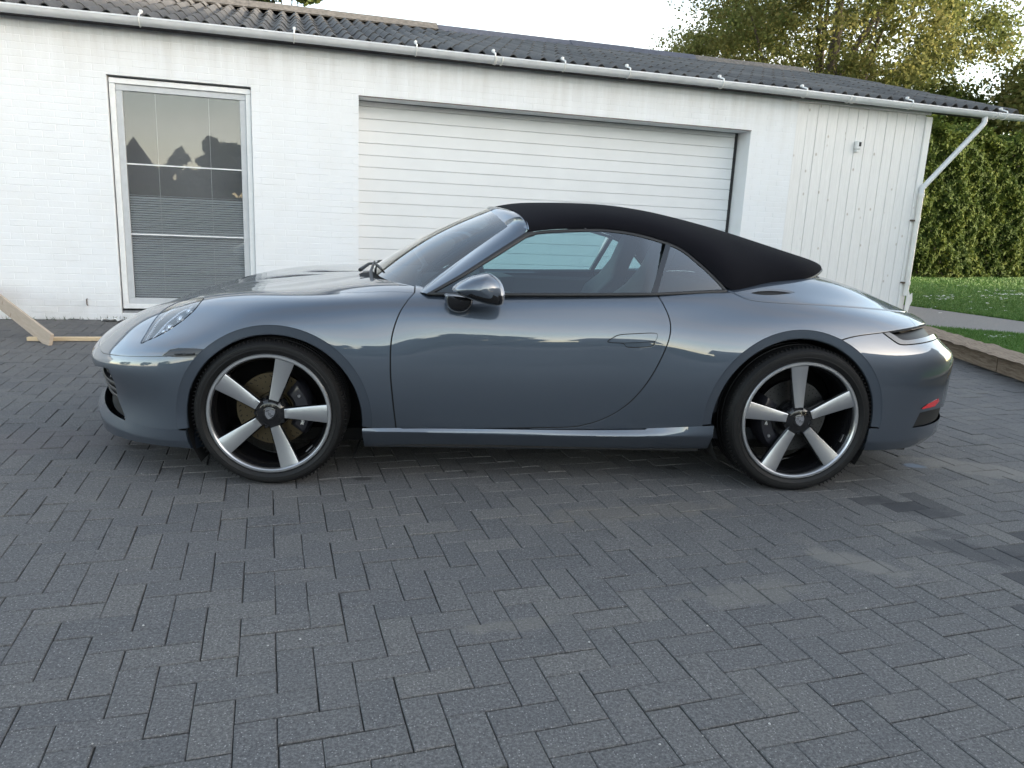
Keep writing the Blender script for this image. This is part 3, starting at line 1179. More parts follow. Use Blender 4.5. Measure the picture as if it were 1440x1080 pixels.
# ---- vegetation
def leaf_mesh(name, P, nrm, size, tint, rs, aspect=.6):
    """leaf-sized quads at points P facing about nrm"""
    n = len(P)
    nr = nrm + rs.normal(0, .75, (n, 3))
    nr /= np.linalg.norm(nr, axis=1, keepdims=True) + 1e-9
    a = np.cross(nr, rs.normal(0, 1, (n, 3))); a /= np.linalg.norm(a, axis=1, keepdims=True) + 1e-9
    b_ = np.cross(nr, a)
    s = size * rs.uniform(.6, 1.35, (n, 1))
    v = np.stack([P - a * s, P + b_ * s * aspect + nr * s * .12, P + a * s, P - b_ * s * aspect + nr * s * .12], 1).reshape(-1, 3)
    me = bpy.data.meshes.new(name)
    me.vertices.add(4 * n); me.vertices.foreach_set('co', v.astype(np.float32).ravel())
    me.loops.add(4 * n); me.loops.foreach_set('vertex_index', np.arange(4 * n, dtype=np.int32))
    me.polygons.add(n); me.polygons.foreach_set('loop_start', np.arange(0, 4 * n, 4, dtype=np.int32))
    me.update(calc_edges=True)
    at_ = me.attributes.new('tint', 'FLOAT', 'POINT')
    at_.data.foreach_set('value', np.repeat(np.clip(tint, 0, 1), 4).astype(np.float32))
    return me


def tree(name, loc, h, r, nl, lsize, mat, label, seed, trunk_h=.3, squash=1.0, group=None, nclump=60, cat='tree', gap=.55, tintf=None, csc=1.0):
    rs = np.random.default_rng(seed)
    t = empty(name, loc)
    tag(t, label, cat, group)
    th = h * trunk_h
    ctr = np.array([0, 0, (h + th) / 2])
    rz = (h - th) / 2
    # clump centres in an uneven shell
    cl = rs.normal(0, 1, (nclump, 3)); cl /= np.linalg.norm(cl, axis=1, keepdims=True)
    rad = rs.uniform(.35, 1.0, (nclump, 1)) ** .6
    cl = cl * rad * np.array([r * .86, r * .86, rz * .88]) + ctr
    cr = rs.uniform(.16, .34, nclump) * min(r, rz) * 1.05 * csc
    w = cr ** 2; w /= w.sum()
    idx = rs.choice(nclump, nl, p=w)
    d = rs.normal(0, 1, (nl, 3)); d /= np.linalg.norm(d, axis=1, keepdims=True)
    rr = rs.uniform(0, 1, (nl, 1)) ** gap
    P = cl[idx] + d * rr * cr[idx][:, None] * np.array([1.15, 1.15, .8])
    P[:, 2] = np.maximum(P[:, 2], th * .75)
    tint = rs.beta(2, 2.2, nclump)[idx] * .6 + rs.uniform(0, .4, nl)
    if tintf is not None: tint = tintf(P, tint)
    link('crown', leaf_mesh('crown', P, d + np.array([0, 0, .4]), lsize, tint, rs), mat, t)
    mm = MB()
    mm.tube([(0, 0, -.1), (r * .02, 0, th * .5), (0, r * .02, th), (r * .03, 0, h * .62), (0, 0, h * .85)], [r * .075, r * .06, r * .05, r * .025, r * .008], 9)
    for k in range(12):
        c = cl[int(rs.integers(nclump))]
        z0 = th * rs.uniform(.8, 1.0) + (h - th) * rs.uniform(0, .35)
        p0 = np.array([0, 0, z0]); mid = p0 * .5 + c * .5 + rs.normal(0, r * .05, 3); mid[2] = max(mid[2], z0)
        mm.tube([p0, mid, c], [r * .025, r * .014, r * .004], 6)
    mm.build('trunk', MAT['bark'], t, 60)
    return t


def on_ray(u, v, dist, z=None):
    d = cray(u, v); hz = math.hypot(d[0], d[1])
    q = CAM + d * (dist / hz)
    return q


q = on_ray(1168, 60, 40)
tree('autumn_tree', (q[0], q[1], 0), 17.0, 8.6, 120000, .086, MAT['leaf_tree'], 'big loose autumn tree rising behind the roof of the white building', 11, .2, nclump=420, gap=.75, csc=.6,
     tintf=lambda P, t: t * .75 + .25 * np.clip(.5 - P[:, 0] / 9, 0, 1) + .03)
q = on_ray(1325, 60, 39)
tree('autumn_tree', (q[0], q[1], 0), 8.0, 3.0, 22000, .09, MAT['leaf_hedge'], 'darker green tree below the right flank of the big autumn tree', 12, .25, nclump=70)
q = on_ray(1490, 120, 38)
tree('autumn_tree', (q[0], q[1], 0), 9.4, 3.4, 22000, .10, MAT['leaf_tree'], 'smaller olive green tree at the right picture edge above the hedge', 13, .25, nclump=70)
q = on_ray(395, 5, 30)
tree('autumn_tree', (q[0], q[1], 0), 10.55, 2.2, 9000, .11, MAT['leaf_dark'], 'green tree top peeping over the ridge above the window', 14, .5, nclump=30)

# tall hedge on the far side of the lawn
H0 = at_z((1262, 392), .09); H1 = at_z((1440, 391), .09)
hd = (H1 - H0) / np.linalg.norm(H1 - H0)
hn = np.array([-hd[1], hd[0], 0])
if hn[1] < 0: hn = -hn
HL0, HL1 = -3.0, np.linalg.norm(H1 - H0) + 12.0
hedge = empty('hedge', tuple(H0))
tag(hedge, 'tall clipped leafy green hedge beyond the lawn', 'hedge')
rs = np.random.default_rng(5)
HH = 4.15
n = 170000
t = rs.uniform(HL0, HL1, n); z = rs.uniform(0, 1, n) ** .9 * HH
und = .16 * np.sin(t * 1.7) + .07 * np.sin(t * 6.1 + z * 5.0) + .09 * np.sin(z * 4.3 + t) + .05 * np.sin(t * 13 - z * 9)
dpt = rs.exponential(.055, n) + und - .15 * (1 - z / HH) + .2
topm = rs.uniform(0, 1, n) < .16
dpt = np.where(topm, rs.uniform(0, 1.6, n), dpt)
z = np.where(topm, HH + .18 * np.sin(t * 2.3) + rs.normal(0, .09, n), z + .04 * rs.normal(0, 1, n))
P = hd * t[:, None] + hn * dpt[:, None] + np.array([0, 0, 1]) * np.maximum(z, .05)[:, None]
nr = np.where(topm[:, None], np.array([[0, 0, 1.0]]), -hn[None] + np.array([[0, 0, .35]]))
tn = .36 + .16 * np.sin(t * 2.9 + np.sin(z * 2) * 2) + rs.normal(0, .16, n) + .05 * topm
link('foliage', leaf_mesh('foliage', P, nr, .060, tn, rs, .62), MAT['leaf_hedge'], hedge)
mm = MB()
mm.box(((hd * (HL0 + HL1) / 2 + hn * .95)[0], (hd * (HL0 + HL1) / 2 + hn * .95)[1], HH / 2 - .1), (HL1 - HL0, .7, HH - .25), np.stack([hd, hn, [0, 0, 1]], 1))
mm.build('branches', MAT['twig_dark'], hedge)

# grass blades on the visible lawn, daisies
rs = np.random.default_rng(9)
n = 150000
cand = []
uu = rs.uniform(1262, 1470, n); vv = rs.uniform(390, 520, n)
Q = []
dirs = np.stack([(uu - 720) / FPX, (540 - vv) / FPX, -np.ones(n)], 1) @ CR.T
tt = (.09 - CAM[2]) / dirs[:, 2]
G = CAM + dirs * tt[:, None]
kk = (G - K1) @ KN
rel = G - WP
sS, dD = rel @ WD, rel @ WN
def inpoly(p, poly):
    x, y = p[:, 0], p[:, 1]
    r = np.zeros(len(p), bool)
    for i in range(len(poly)):
        a, b_ = poly[i], poly[i - 1]
        c = ((a[1] > y) != (b_[1] > y)) & (x < (b_[0] - a[0]) * (y - a[1]) / (b_[1] - a[1] + 1e-12) + a[0])
        r ^= c
    return r
pth = path_pts
ok = (kk > .24) & ((sS > 10.3) | (dD < -.6)) & ~inpoly(G, pth) & ((G - H0) @ hn < .5)
G = G[ok]
n = len(G)
dist = np.linalg.norm(G - CAM, axis=1)
hh = rs.uniform(.025, .065, n)
wd = .0045 * np.maximum(1, dist / 7)
ang = rs.uniform(0, 6.28, n)
lean = rs.normal(0, .025, (n, 2))
dx = np.stack([np.cos(ang), np.sin(ang), np.zeros(n)], 1) * wd[:, None]
v = np.stack([G - dx, G + dx, G + np.c_[lean, hh]], 1).reshape(-1, 3)
me = bpy.data.meshes.new('grass')
me.vertices.add(3 * n); me.vertices.foreach_set('co', v.astype(np.float32).ravel())
me.loops.add(3 * n); me.loops.foreach_set('vertex_index', np.arange(3 * n, dtype=np.int32))
me.polygons.add(n); me.polygons.foreach_set('loop_start', np.arange(0, 3 * n, 3, dtype=np.int32))
me.update(calc_edges=True)
a_ = me.attributes.new('tint', 'FLOAT', 'POINT'); a_.data.foreach_set('value', np.repeat(np.clip(rs.beta(2, 2, n), 0, 1), 3).astype(np.float32))
tag(link('grass', me, MAT['grass']), 'short green lawn grass between sleeper, path and hedge', 'grass', kind='stuff')
mm = MB()
for (u0, u1, v0, v1, k) in ((1300, 1345, 414, 423, 26), (1375, 1440, 408, 420, 26), (1405, 1440, 412, 415, 14), (1300, 1440, 400, 440, 26), (1385, 1430, 470, 474, 20), (1340, 1440, 480, 500, 5)):
    for _ in range(k):
        c = at_z((rs.uniform(u0, u1), rs.uniform(v0, v1)), .13)
        s_ = .016 * max(1, np.linalg.norm(c - CAM) / 9) * rs.uniform(.6, 1.3)
        mm.add([c + np.array([s_ * math.cos(a), s_ * math.sin(a), rs.normal(0, .004)]) for a in np.arange(6) * math.pi / 3], [tuple(range(6))])
tag(mm.build('daisies', MAT['petal']), 'small white daisies scattered over the lawn', 'flowers', kind='stuff')

# unseen house added right of the yard to keep the low sun off it
sun_blocker = empty('offscreen_house', (18.2, -4.5, 0), -.12)
tag(sun_blocker, 'unseen brown house added right of the yard to block the low sun', 'building')
mm = MB(); mm.box((0, 0, 2.2), (5.0, 18.0, 4.4)); mm.build('wall', MAT['render_wall'], sun_blocker)
mm = MB(); mm.prism([(-2.9, 4.3), (2.9, 4.3), (0, 6.6)], lambda u, v, h: (u, h, v), -9.4, 9.4); mm.build('roof', MAT['dark_tile'], sun_blocker, fix=True)
for k in range(5):
    for z in (1.3, 3.3):
        mm = MB(); mm.box((-2.52, -6 + k * 3, z), (.08, 1.2, 1.2)); mm.build('window', MAT['dark_seal'], sun_blocker)
# ---- what stands behind the camera: seen only as reflections in the paint and the panes
def refl_dir(uv, n):
    d = cray(*uv); n = n / np.linalg.norm(n)
    return d - 2 * np.dot(d, n) * n
hs = empty('offscreen_house', (14.0, -36.0, 0))
tag(hs, 'brown neighbour house with a dark roof across the yard', 'building')
mm = MB(); mm.box((0, 0, 1.5), (12.0, 7.0, 3.0)); mm.build('wall', MAT['render_wall'], hs)
mm = MB(); mm.prism([(-4.2, 2.9), (4.2, 2.9), (0, 4.6)], lambda u, v, h: (h, u, v), -6.4, 6.4); mm.build('roof', MAT['dark_tile'], hs, fix=True)
for k in range(4):
    mm = MB(); mm.box((-4.2 + k * 2.7, 3.52, 1.5), (1.2, .08, 1.2)); mm.build('window', MAT['dark_seal'], hs)
hs2 = empty('offscreen_house', (-1.6, -40.0, 0), .05)
tag(hs2, 'gabled brown neighbour house between the trees across the yard', 'building')
mm = MB(); mm.box((0, 0, 1.2), (2.6, 6, 2.4)); mm.build('wall', MAT['render_wall'], hs2)
mm = MB(); mm.prism([(-1.7, 2.3), (1.7, 2.3), (0, 4.9)], lambda u, v, h: (u, h, v), -3.2, 3.2); mm.build('roof', MAT['dark_tile'], hs2, fix=True)
k = 0
for (x, y, h, r) in ((.4, -37, 4.7, 1.2), (1.7, -36.5, 3.7, 1.3), (2.9, -36, 5.9, 1.5), (4.9, -37, 5.0, 1.4), (-7, -36, 5.4, 3.0), (-13, -37, 5.6, 3.4), (-19, -33, 5.0, 3.2), (-38, -30, 6.5, 4.0), (16.5, -14.5, 6.2, 2.4), (14.5, -17, 5.6, 2.2), (16, -32, 6.2, 3.6), (22, -28, 7.2, 3.8), (30, -24, 6.8, 4.0), (38, -14, 7.5, 4.2), (44, -4, 7, 4), (-40, -16, 7, 4.2), (-42, -4, 6.6, 4.0), (-34, -24, 5, 3)):
    tree('garden_tree', (x, y, 0), h, r, 5000, .24, MAT['leaf_dark'], 'dark garden tree standing across the yard', 40 + k, .12, group='dark garden trees across the yard', nclump=34, gap=.7)
    k += 1
rs = np.random.default_rng(21)
hb = empty('boundary_hedge', (0, -31, 0)); tag(hb, 'low dark boundary hedge across the yard', 'hedge')
n = 9000
P = np.c_[rs.uniform(-46, 46, n), rs.normal(0, .35, n), rs.uniform(0, 1.9, n) + .15 * np.sin(rs.uniform(0, 60, n))]
link('foliage', leaf_mesh('foliage', P, np.tile([[0, 1.0, .3]], (n, 1)), .2, rs.uniform(0, 1, n), rs), MAT['leaf_dark'], hb)
mm = MB(); mm.box((0, -.1, .85), (92, .5, 1.7)); mm.build('branches', MAT['twig_dark'], hb)
sheet_poly('road', [(-60, -24, 0), (60, -24, 0), (60, -6.2, 0), (-60, -6.2, 0)], -.006, MAT['asphalt'])


# ================================================================== THE CAR
def mat_paint():
    m, nt, b = new_mat('blue grey metallic paint')
    b.inputs['Base Color'].default_value = (.070, .090, .120, 1)
    b.inputs['Metallic'].default_value = .75
    b.inputs['Roughness'].default_value = .44
    b.inputs['Coat Weight'].default_value = 1.0
    b.inputs['Coat Roughness'].default_value = .015
    b.inputs['Coat IOR'].default_value = 1.88
    p = obj_co(nt)
    f = noise(nt, 1400, 2, .5, p)
    bm2 = N(nt, 'ShaderNodeBump', ins={'Strength': .05, 'Distance': .0006})
    nt.links.new(f, bm2.inputs['Height'])
    nt.links.new(bm2.outputs['Normal'], b.inputs['Normal'])
    return m


MAT['paint'] = mat_paint()
MAT['gloss_black'] = simple('gloss black', (.008, .008, .009), .12, coat=.6)
MAT['satin_black'] = simple('satin black plastic', (.014, .014, .015), .45)
MAT['matt_black'] = simple('matt black liner', (.008, .008, .008), .85)
MAT['rim_silver'] = simple('machined silver', (.56, .57, .585), .31, metal=.93)
MAT['rim_black'] = simple('rim gloss black', (.007, .007, .008), .15, coat=.5)
MAT['disc'] = simple('brake disc', (.115, .092, .058), .45, metal=1.0)
MAT['caliper'] = simple('black caliper', (.016, .016, .02), .3, coat=.4)
MAT['bolt'] = simple('steel bolt', (.55, .55, .56), .3, metal=1.0)
MAT['chrome'] = simple('bright chrome', (.80, .80, .82), .12, metal=1.0)
MAT['lamp_grey'] = simple('lamp housing', (.045, .047, .05), .25, metal=.4)
MAT['leather'] = simple('dark seat leather', (.020, .022, .026), .5)
MAT['red_lens'] = simple('red reflector', (.62, .010, .012), .15, coat=1.0)
MAT['tail_dark'] = simple('smoked tail lens', (.007, .006, .006), .45, spec=.25)
MAT['tail_grey'] = simple('pale tail lens', (.05, .052, .058), .10, coat=1.0)
MAT['clear_lens'] = mat_glass('clear lamp lens', (.93, .95, .96), 1.5, 0, 1.5)


def mat_tyre():
    m, nt, b = new_mat('tyre rubber')
    p = obj_co(nt)
    f = noise(nt, 60, 4, .6, p)
    nt.links.new(ramp(nt, f, [(.3, (.0050, .0050, .0054)), (.75, (.009, .0088, .0088))]), b.inputs['Base Color'])
    b.inputs['Roughness'].default_value = .55
    b.inputs['Specular IOR Level'].default_value = .3
    bump(nt, b, f, .1, .001)
    return m


def mat_fabric():
    m, nt, b = new_mat('black hood fabric')
    p = obj_co(nt)
    w1 = N(nt, 'ShaderNodeTexNoise', ins={'Scale': 900.0, 'Detail': 2.0})
    nt.links.new(p, w1.inputs['Vector'])
    big = noise(nt, 3, 3, .5, p)
    c = mixc(nt, ramp(nt, big, [(.35, 0), (.7, 1)]), (.0062, .0062, .0085), (.0085, .0085, .011))
    nt.links.new(mixc(nt, .5, c, ramp(nt, w1.outputs['Fac'], [(.3, .6), (.7, 1.4)]), 'MULTIPLY'), b.inputs['Base Color'])
    b.inputs['Roughness'].default_value = .92
    b.inputs['Specular IOR Level'].default_value = .08
    b.inputs['Sheen Weight'].default_value = .0
    b.inputs['Sheen Roughness'].default_value = .4
    bump(nt, b, w1.outputs['Fac'], .25, .0015)
    return m


MAT['tyre'] = mat_tyre()
MAT['fabric'] = mat_fabric()

car = empty('parked_car', (0, 0, 0))
tag(car, 'blue grey metallic sports convertible with its black soft top closed', 'car')


def cpart(mm, name, mat, smooth=None, fix=False, parent=None):
    return mm.build(name, mat, parent or car, smooth, fix)


# ---------------- splines
def cubic(t, Y, ts):
    """natural cubic spline through (t, Y[n,k]) sampled at ts"""
    t = np.asarray(t, float); Y = np.asarray(Y, float)
    n = len(t); h = np.diff(t)
    A = np.zeros((n, n)); B = np.zeros((n, Y.shape[1]))
    A[0, 0] = A[-1, -1] = 1
    for i in range(1, n - 1):
        A[i, i - 1] = h[i - 1]; A[i, i] = 2 * (h[i - 1] + h[i]); A[i, i + 1] = h[i]
        B[i] = 6 * ((Y[i + 1] - Y[i]) / h[i] - (Y[i] - Y[i - 1]) / h[i - 1])
    Mm = np.linalg.solve(A, B)
    k = np.clip(np.searchsorted(t, ts) - 1, 0, n - 2)
    a = ((t[k + 1] - ts) / h[k])[:, None]; b = ((ts - t[k]) / h[k])[:, None]
    hk = h[k][:, None]
    return a * Y[k] + b * Y[k + 1] + ((a ** 3 - a) * Mm[k] + (b ** 3 - b) * Mm[k + 1]) * hk ** 2 / 6


def gsm(Y, s):
    r = int(3 * s) + 1
    k = np.exp(-.5 * (np.arange(-r, r + 1) / s) ** 2); k /= k.sum()
    Z = np.concatenate([2 * Y[:1] - Y[r:0:-1], Y, 2 * Y[-1:] - Y[-2:-r - 2:-1]])
    return np.stack([np.convolve(Z[:, i], k, 'valid') for i in range(Y.shape[1])], 1)


PF, PR = .50, 2.60          # fan centres (front pole, rear pole) on the centre line


def row(pts, sm=.045):
    P = np.array(pts, float)
    mir = P[::-1][:-1] if abs(P[-1, 1]) < 1e-9 else P[::-1]
    pre = P[1:4][::-1] * [1, -1, 1]
    post = P[-4:-1][::-1] * [1, -1, 1]
    Q = np.concatenate([pre, P, post])
    d = np.sqrt(np.linalg.norm(np.diff(Q, axis=0), axis=1))
    t = np.concatenate([[0], np.cumsum(d)])
    ts = np.linspace(t[0], t[-1], 6000)
    S = cubic(t, Q, ts)
    L = np.concatenate([[0], np.cumsum(np.linalg.norm(np.diff(S, axis=0), axis=1))])
    step = .006
    Lu = np.arange(0, L[-1], step)
    S = np.stack([np.interp(Lu, L, S[:, i]) for i in range(3)], 1)
    S = gsm(S, sm / step)
    keep = S[:, 1] >= -1e-6
    i0, i1 = np.where(keep)[0][[0, -1]]
    S = S[max(0, i0 - 1):i1 + 2]
    return S


def tau(P):
    x, y = P[:, 0], P[:, 1]
    ff = np.degrees(np.arctan2(y, PF - x)) / 90.0
    fr_ = 2 + (90 - np.degrees(np.arctan2(y, x - PR))) / 90.0
    return np.where(x < PF, ff, np.where(x > PR, fr_, 1 + (x - PF) / (PR - PF)))


ROWS = dict(
    A=[(-1.025, 0, .130), (-1.000, .22, .130), (-.895, .48, .130), (-.735, .685, .140), (-.40, .862, .152), (0, .86, .155), (.40, .828, .162), (1.2, .818, .162), (2.04, .838, .185), (2.45, .86, .20), (2.82, .875, .200), (3.15, .745, .185), (3.38, .51, .172), (3.48, .26, .165), (3.50, 0, .165)],
    B=[(-1.048, 0, .238), (-1.022, .2, .234), (-.925, .455, .212), (-.785, .655, .190), (-.603, .796, .182), (-.38, .880, .188), (0, .882, .22), (.40, .876, .246), (1.2, .868, .243), (2.04, .893, .262), (2.45, .902, .27), (2.82, .898, .250), (3.15, .783, .235), (3.40, .562, .225), (3.53, .29, .222), (3.56, 0, .222)],
    C=[(-.985, 0, .298), (-.970, .2, .292), (-.895, .45, .268), (-.780, .64, .244), (-.605, .79, .234), (-.38, .886, .240), (0, .89, .258), (.40, .872, .262), (.7, .860, .268), (1.2, .857, .272), (1.7, .862, .285), (2.04, .893, .315), (2.45, .910, .335), (2.82, .903, .320), (3.15, .79, .305), (3.40, .565, .30), (3.525, .29, .30), (3.55, 0, .30)],
    D=[(-1.000, 0, .380), (-.980, .2, .378), (-.895, .44, .370), (-.775, .64, .362), (-.597, .793, .36), (-.38, .892, .36), (0, .905, .36), (.4, .892, .36), (.7, .872, .36), (1.2, .866, .36), (1.7, .871, .37), (2.04, .906, .40), (2.45, .922, .43), (2.82, .908, .43), (3.15, .802, .42), (3.40, .588, .41), (3.535, .31, .40), (3.57, 0, .40)],
    E=[(-1.032, 0, .470), (-1.014, .2, .474), (-.942, .45, .480), (-.818, .66, .485), (-.612, .815, .490), (-.38, .898, .50), (0, .915, .515), (.4, .902, .50), (.7, .881, .50), (1.2, .875, .50), (1.7, .881, .51), (2.04, .916, .53), (2.45, .928, .56), (2.82, .910, .555), (3.15, .812, .54), (3.385, .61, .53), (3.525, .34, .53), (3.565, 0, .53)],
    F=[(-1.000, 0, .540), (-.978, .2, .548), (-.897, .44, .560), (-.770, .64, .572), (-.580, .795, .586), (-.36, .886, .602), (0, .912, .640), (.4, .898, .62), (.7, .878, .615), (1.2, .872, .62), (1.7, .879, .63), (2.04, .911, .65), (2.45, .926, .685), (2.82, .896, .665), (3.15, .800, .645), (3.385, .600, .635), (3.52, .34, .63), (3.56, 0, .63)],
    G=[(-.930, 0, .598), (-.903, .2, .608), (-.818, .43, .626), (-.695, .605, .640), (-.520, .735, .655), (-.310, .828, .692), (0, .884, .745), (.4, .874, .735), (.7, .866, .725), (1.2, .8625, .722), (1.7, .869, .735), (2.04, .889, .755), (2.45, .893, .785), (2.82, .856, .752), (3.12, .765, .72), (3.32, .590, .70), (3.45, .33, .69), (3.49, 0, .69)],
    H=[(-.800, 0, .664), (-.772, .2, .680), (-.690, .41, .708), (-.570, .555, .727), (-.420, .665, .752), (-.22, .745, .788), (0, .803, .812), (.4, .824, .822), (.7, .834, .815), (1.2, .8365, .808), (1.7, .840, .820), (2.04, .843, .840), (2.45, .832, .860), (2.82, .782, .832), (3.06, .69, .808), (3.24, .545, .795), (3.375, .30, .777), (3.41, 0, .775)],
    I=[(-.660, 0, .715), (-.630, .18, .730), (-.560, .36, .755), (-.460, .48, .780), (-.330, .575, .808), (-.15, .640, .832), (0, .668, .842), (.2, .695, .850), (.45, .728, .862), (.7, .768, .868), (1.2, .790, .876), (1.7, .790, .895), (2.08, .762, .925), (2.45, .705, .930), (2.80, .63, .895), (3.01, .53, .872), (3.14, .41, .862), (3.235, .22, .855), (3.262, 0, .855)],
    J=[(-.450, 0, .776), (-.430, .14, .786), (-.380, .28, .798), (-.290, .38, .814), (-.170, .450, .834), (0, .50, .848), (.2, .535, .868), (.45, .575, .892), (.7, .64, .898), (1.2, .69, .895), (1.7, .68, .925), (2.08, .625, .962), (2.45, .555, .992), (2.72, .475, .980), (2.88, .37, .960), (2.985, .25, .945), (3.045, .13, .938), (3.06, 0, .936)],
)
NF, NM, NR = 170, 176, 150
TAU = np.concatenate([np.linspace(0, 1, NF + 1), 1 + np.linspace(0, 1, NM + 1)[1:], 2 + np.linspace(0, 1, NR + 1)[1:]])
RS = {}
for k, p in ROWS.items():
    S = row(p)
    t = tau(S)
    o_ = np.argsort(t)
    G_ = np.stack([np.interp(TAU, t[o_], S[o_, i]) for i in range(3)], 1)
    G_[0, 1] = 0; G_[-1, 1] = 0
    RS[k] = G_
pole = np.stack([np.clip(PF + (PR - PF) * (TAU - 1), PF, PR), np.zeros(len(TAU)), np.interp(TAU, [1, 1.2, 1.8, 2], [.922, .92, .98, 1.03])], 1)
names = ['K', 'J', 'I', 'H', 'G', 'F', 'E', 'D', 'C']
RS['K'] = pole
nsub = [34, 20, 14, 10, 10, 11, 11, 9]
NV = sum(nsub) + 1
grid = np.zeros((len(TAU), NV, 3))
for i in range(len(TAU)):
    Y = np.array([RS[n][i] for n in names])
    d = np.linalg.norm(np.diff(Y, axis=0), axis=1) ** .6
    t = np.concatenate([[0], np.cumsum(d)])
    ts = np.concatenate([np.linspace(t[j], t[j + 1], nsub[j] + 1)[:-1] for j in range(len(nsub))] + [[t[-1]]])
    grid[i] = cubic(t, Y, ts)
# light smoothing along the car removes any ripple
for j in range(1, NV):
    P = grid[:, j]
    grid[:, j] = np.concatenate([P[:1], gsm(P, 1.6)[1:-1], P[-1:]])
grid[0, :, 1] = 0; grid[-1, :, 1] = 0
grid[:, :, 1] *= -1          # near half lies at -y


def grid_normals(Gd):
    du = np.gradient(Gd, axis=0); dv = np.gradient(Gd, axis=1)
    n = np.cross(du, dv)
    l = np.linalg.norm(n, axis=2, keepdims=True)
    n = n / np.maximum(l, 1e-12)
    return n


nrm = grid_normals(grid)
# outward on the near side
if nrm[NF + 40, NV - 20, 1] > 0: nrm = -nrm
nrm[0, :, 1] = 0; nrm[-1, :, 1] = 0
nrm[:, 0] = (0, 0, 1)
nrm /= np.linalg.norm(nrm, axis=2, keepdims=True)
nu = len(TAU)
Vb = grid.reshape(-1, 3); Nb = nrm.reshape(-1, 3); Tb = np.repeat(TAU, NV)
ii, jj = np.meshgrid(np.arange(nu - 1), np.arange(NV - 1), indexing='ij')
a = (ii * NV + jj).ravel(); b = a + 1; c = a + NV + 1; d = a + NV
Fb = np.concatenate([np.stack([a, d, c], 1), np.stack([a, c, b], 1)])
fn = np.cross(Vb[Fb[:, 1]] - Vb[Fb[:, 0]], Vb[Fb[:, 2]] - Vb[Fb[:, 0]])
if (fn * Nb[Fb[:, 0]]).sum() < 0: Fb = Fb[:, ::-1]
ar = np.linalg.norm(fn, axis=1); Fb = Fb[ar > 1e-12]


class Soup:
    def __init__(s, A, F): s.A, s.F = A, F       # A: pos 3, normal 3, tau 1

    def used(s):
        u, inv = np.unique(s.F, return_inverse=True)
        return Soup(s.A[u], inv.reshape(-1, 3))

    @property
    def px(s):
        P = s.A[:, :3].copy(); P[:, 1] = -np.abs(P[:, 1])
        return proj(P)

    def refine(s, mask):
        """split the masked triangles 1 -> 4"""
        F0, F1 = s.F[~mask], s.F[mask]
        if not len(F1): return s
        E = np.sort(np.concatenate([F1[:, [0, 1]], F1[:, [1, 2]], F1[:, [2, 0]]]), 1)
        Eu, inv = np.unique(E, axis=0, return_inverse=True)
        inv = inv.ravel()
        mid = (s.A[Eu[:, 0]] + s.A[Eu[:, 1]]) / 2
        o = len(s.A); n = len(F1)
        m0, m1, m2 = o + inv[:n], o + inv[n:2 * n], o + inv[2 * n:]
        a, b, c = F1.T
        N4 = np.concatenate([np.stack(q, 1) for q in ((a, m0, m2), (m0, b, m1), (m2, m1, c), (m0, m1, m2))])
        return Soup(np.concatenate([s.A, mid]), np.concatenate([F0, N4]))

    def split(s, f):
        """f: value per vertex -> (negative side, positive side)"""
        f = np.where(np.abs(f) < 1e-9, 1e-9, f)
        sg = f[s.F] > 0
        k = sg.sum(1)
        neg, pos = [s.F[k == 0]], [s.F[k == 3]]
        A = [s.A]; o = len(s.A)
        cache = {}
        new = []

        def cut(i, j):
            nonlocal o
            key = (i, j) if i < j else (j, i)
            if key not in cache:
                t = f[i] / (f[i] - f[j])
                new.append(s.A[i] * (1 - t) + s.A[j] * t)
                cache[key] = o; o += 1
            return cache[key]
        ln, lp = [], []
        for tri, g_ in zip(s.F[(k == 1) | (k == 2)], sg[(k == 1) | (k == 2)]):
            one = 1 if g_.sum() == 1 else 0
            q = int(np.where(g_ == bool(one))[0][0])
            a, b, c = int(tri[q]), int(tri[(q + 1) % 3]), int(tri[(q + 2) % 3])
            ab, ac = cut(a, b), cut(a, c)
            solo, duo = (lp, ln) if one else (ln, lp)
            solo.append((a, ab, ac)); duo.append((ab, b, c)); duo.append((ab, c, ac))
        if ln: neg.append(np.array(ln))
        if lp: pos.append(np.array(lp))
        A2 = np.concatenate([s.A, np.array(new)]) if new else s.A
        return Soup(A2, np.concatenate(neg)).used(), Soup(A2, np.concatenate(pos)).used()


def seg_dist(P, poly, closed):
    """distance of points to a polyline"""
    Q = np.asarray(poly, float)
    if closed: Q = np.concatenate([Q, Q[:1]])
    best = np.full(len(P), 1e18)
    for a, b in zip(Q[:-1], Q[1:]):
        ab = b - a; l = ab @ ab + 1e-12
        t = np.clip(((P - a) @ ab) / l, 0, 1)
        best = np.minimum(best, ((P - a - t[:, None] * ab) ** 2).sum(1))
    return np.sqrt(best)


def sdf_poly(P, poly):
    d = seg_dist(P, poly, True)
    return np.where(inpoly(P, [tuple(q) for q in poly]), -d, d)


def sdf_line(P, poly):
    """signed side of an open polyline (positive = right/below of its direction as seen in the picture)"""
    Q = np.asarray(poly, float)
    Q = np.concatenate([[Q[0] - (Q[1] - Q[0]) * 60], Q, [Q[-1] + (Q[-1] - Q[-2]) * 60]])
    best = np.full(len(P), 1e18); sg = np.ones(len(P))
    for a, b in zip(Q[:-1], Q[1:]):
        ab = b - a; l = ab @ ab + 1e-12
        t = np.clip(((P - a) @ ab) / l, 0, 1)
        r = P - a - t[:, None] * ab
        d = (r ** 2).sum(1)
        cr = ab[0] * (P[:, 1] - a[1]) - ab[1] * (P[:, 0] - a[0])
        up = d < best - 1e-9
        best = np.where(up, d, best); sg = np.where(up, np.sign(cr), sg)
    return np.sqrt(best) * sg


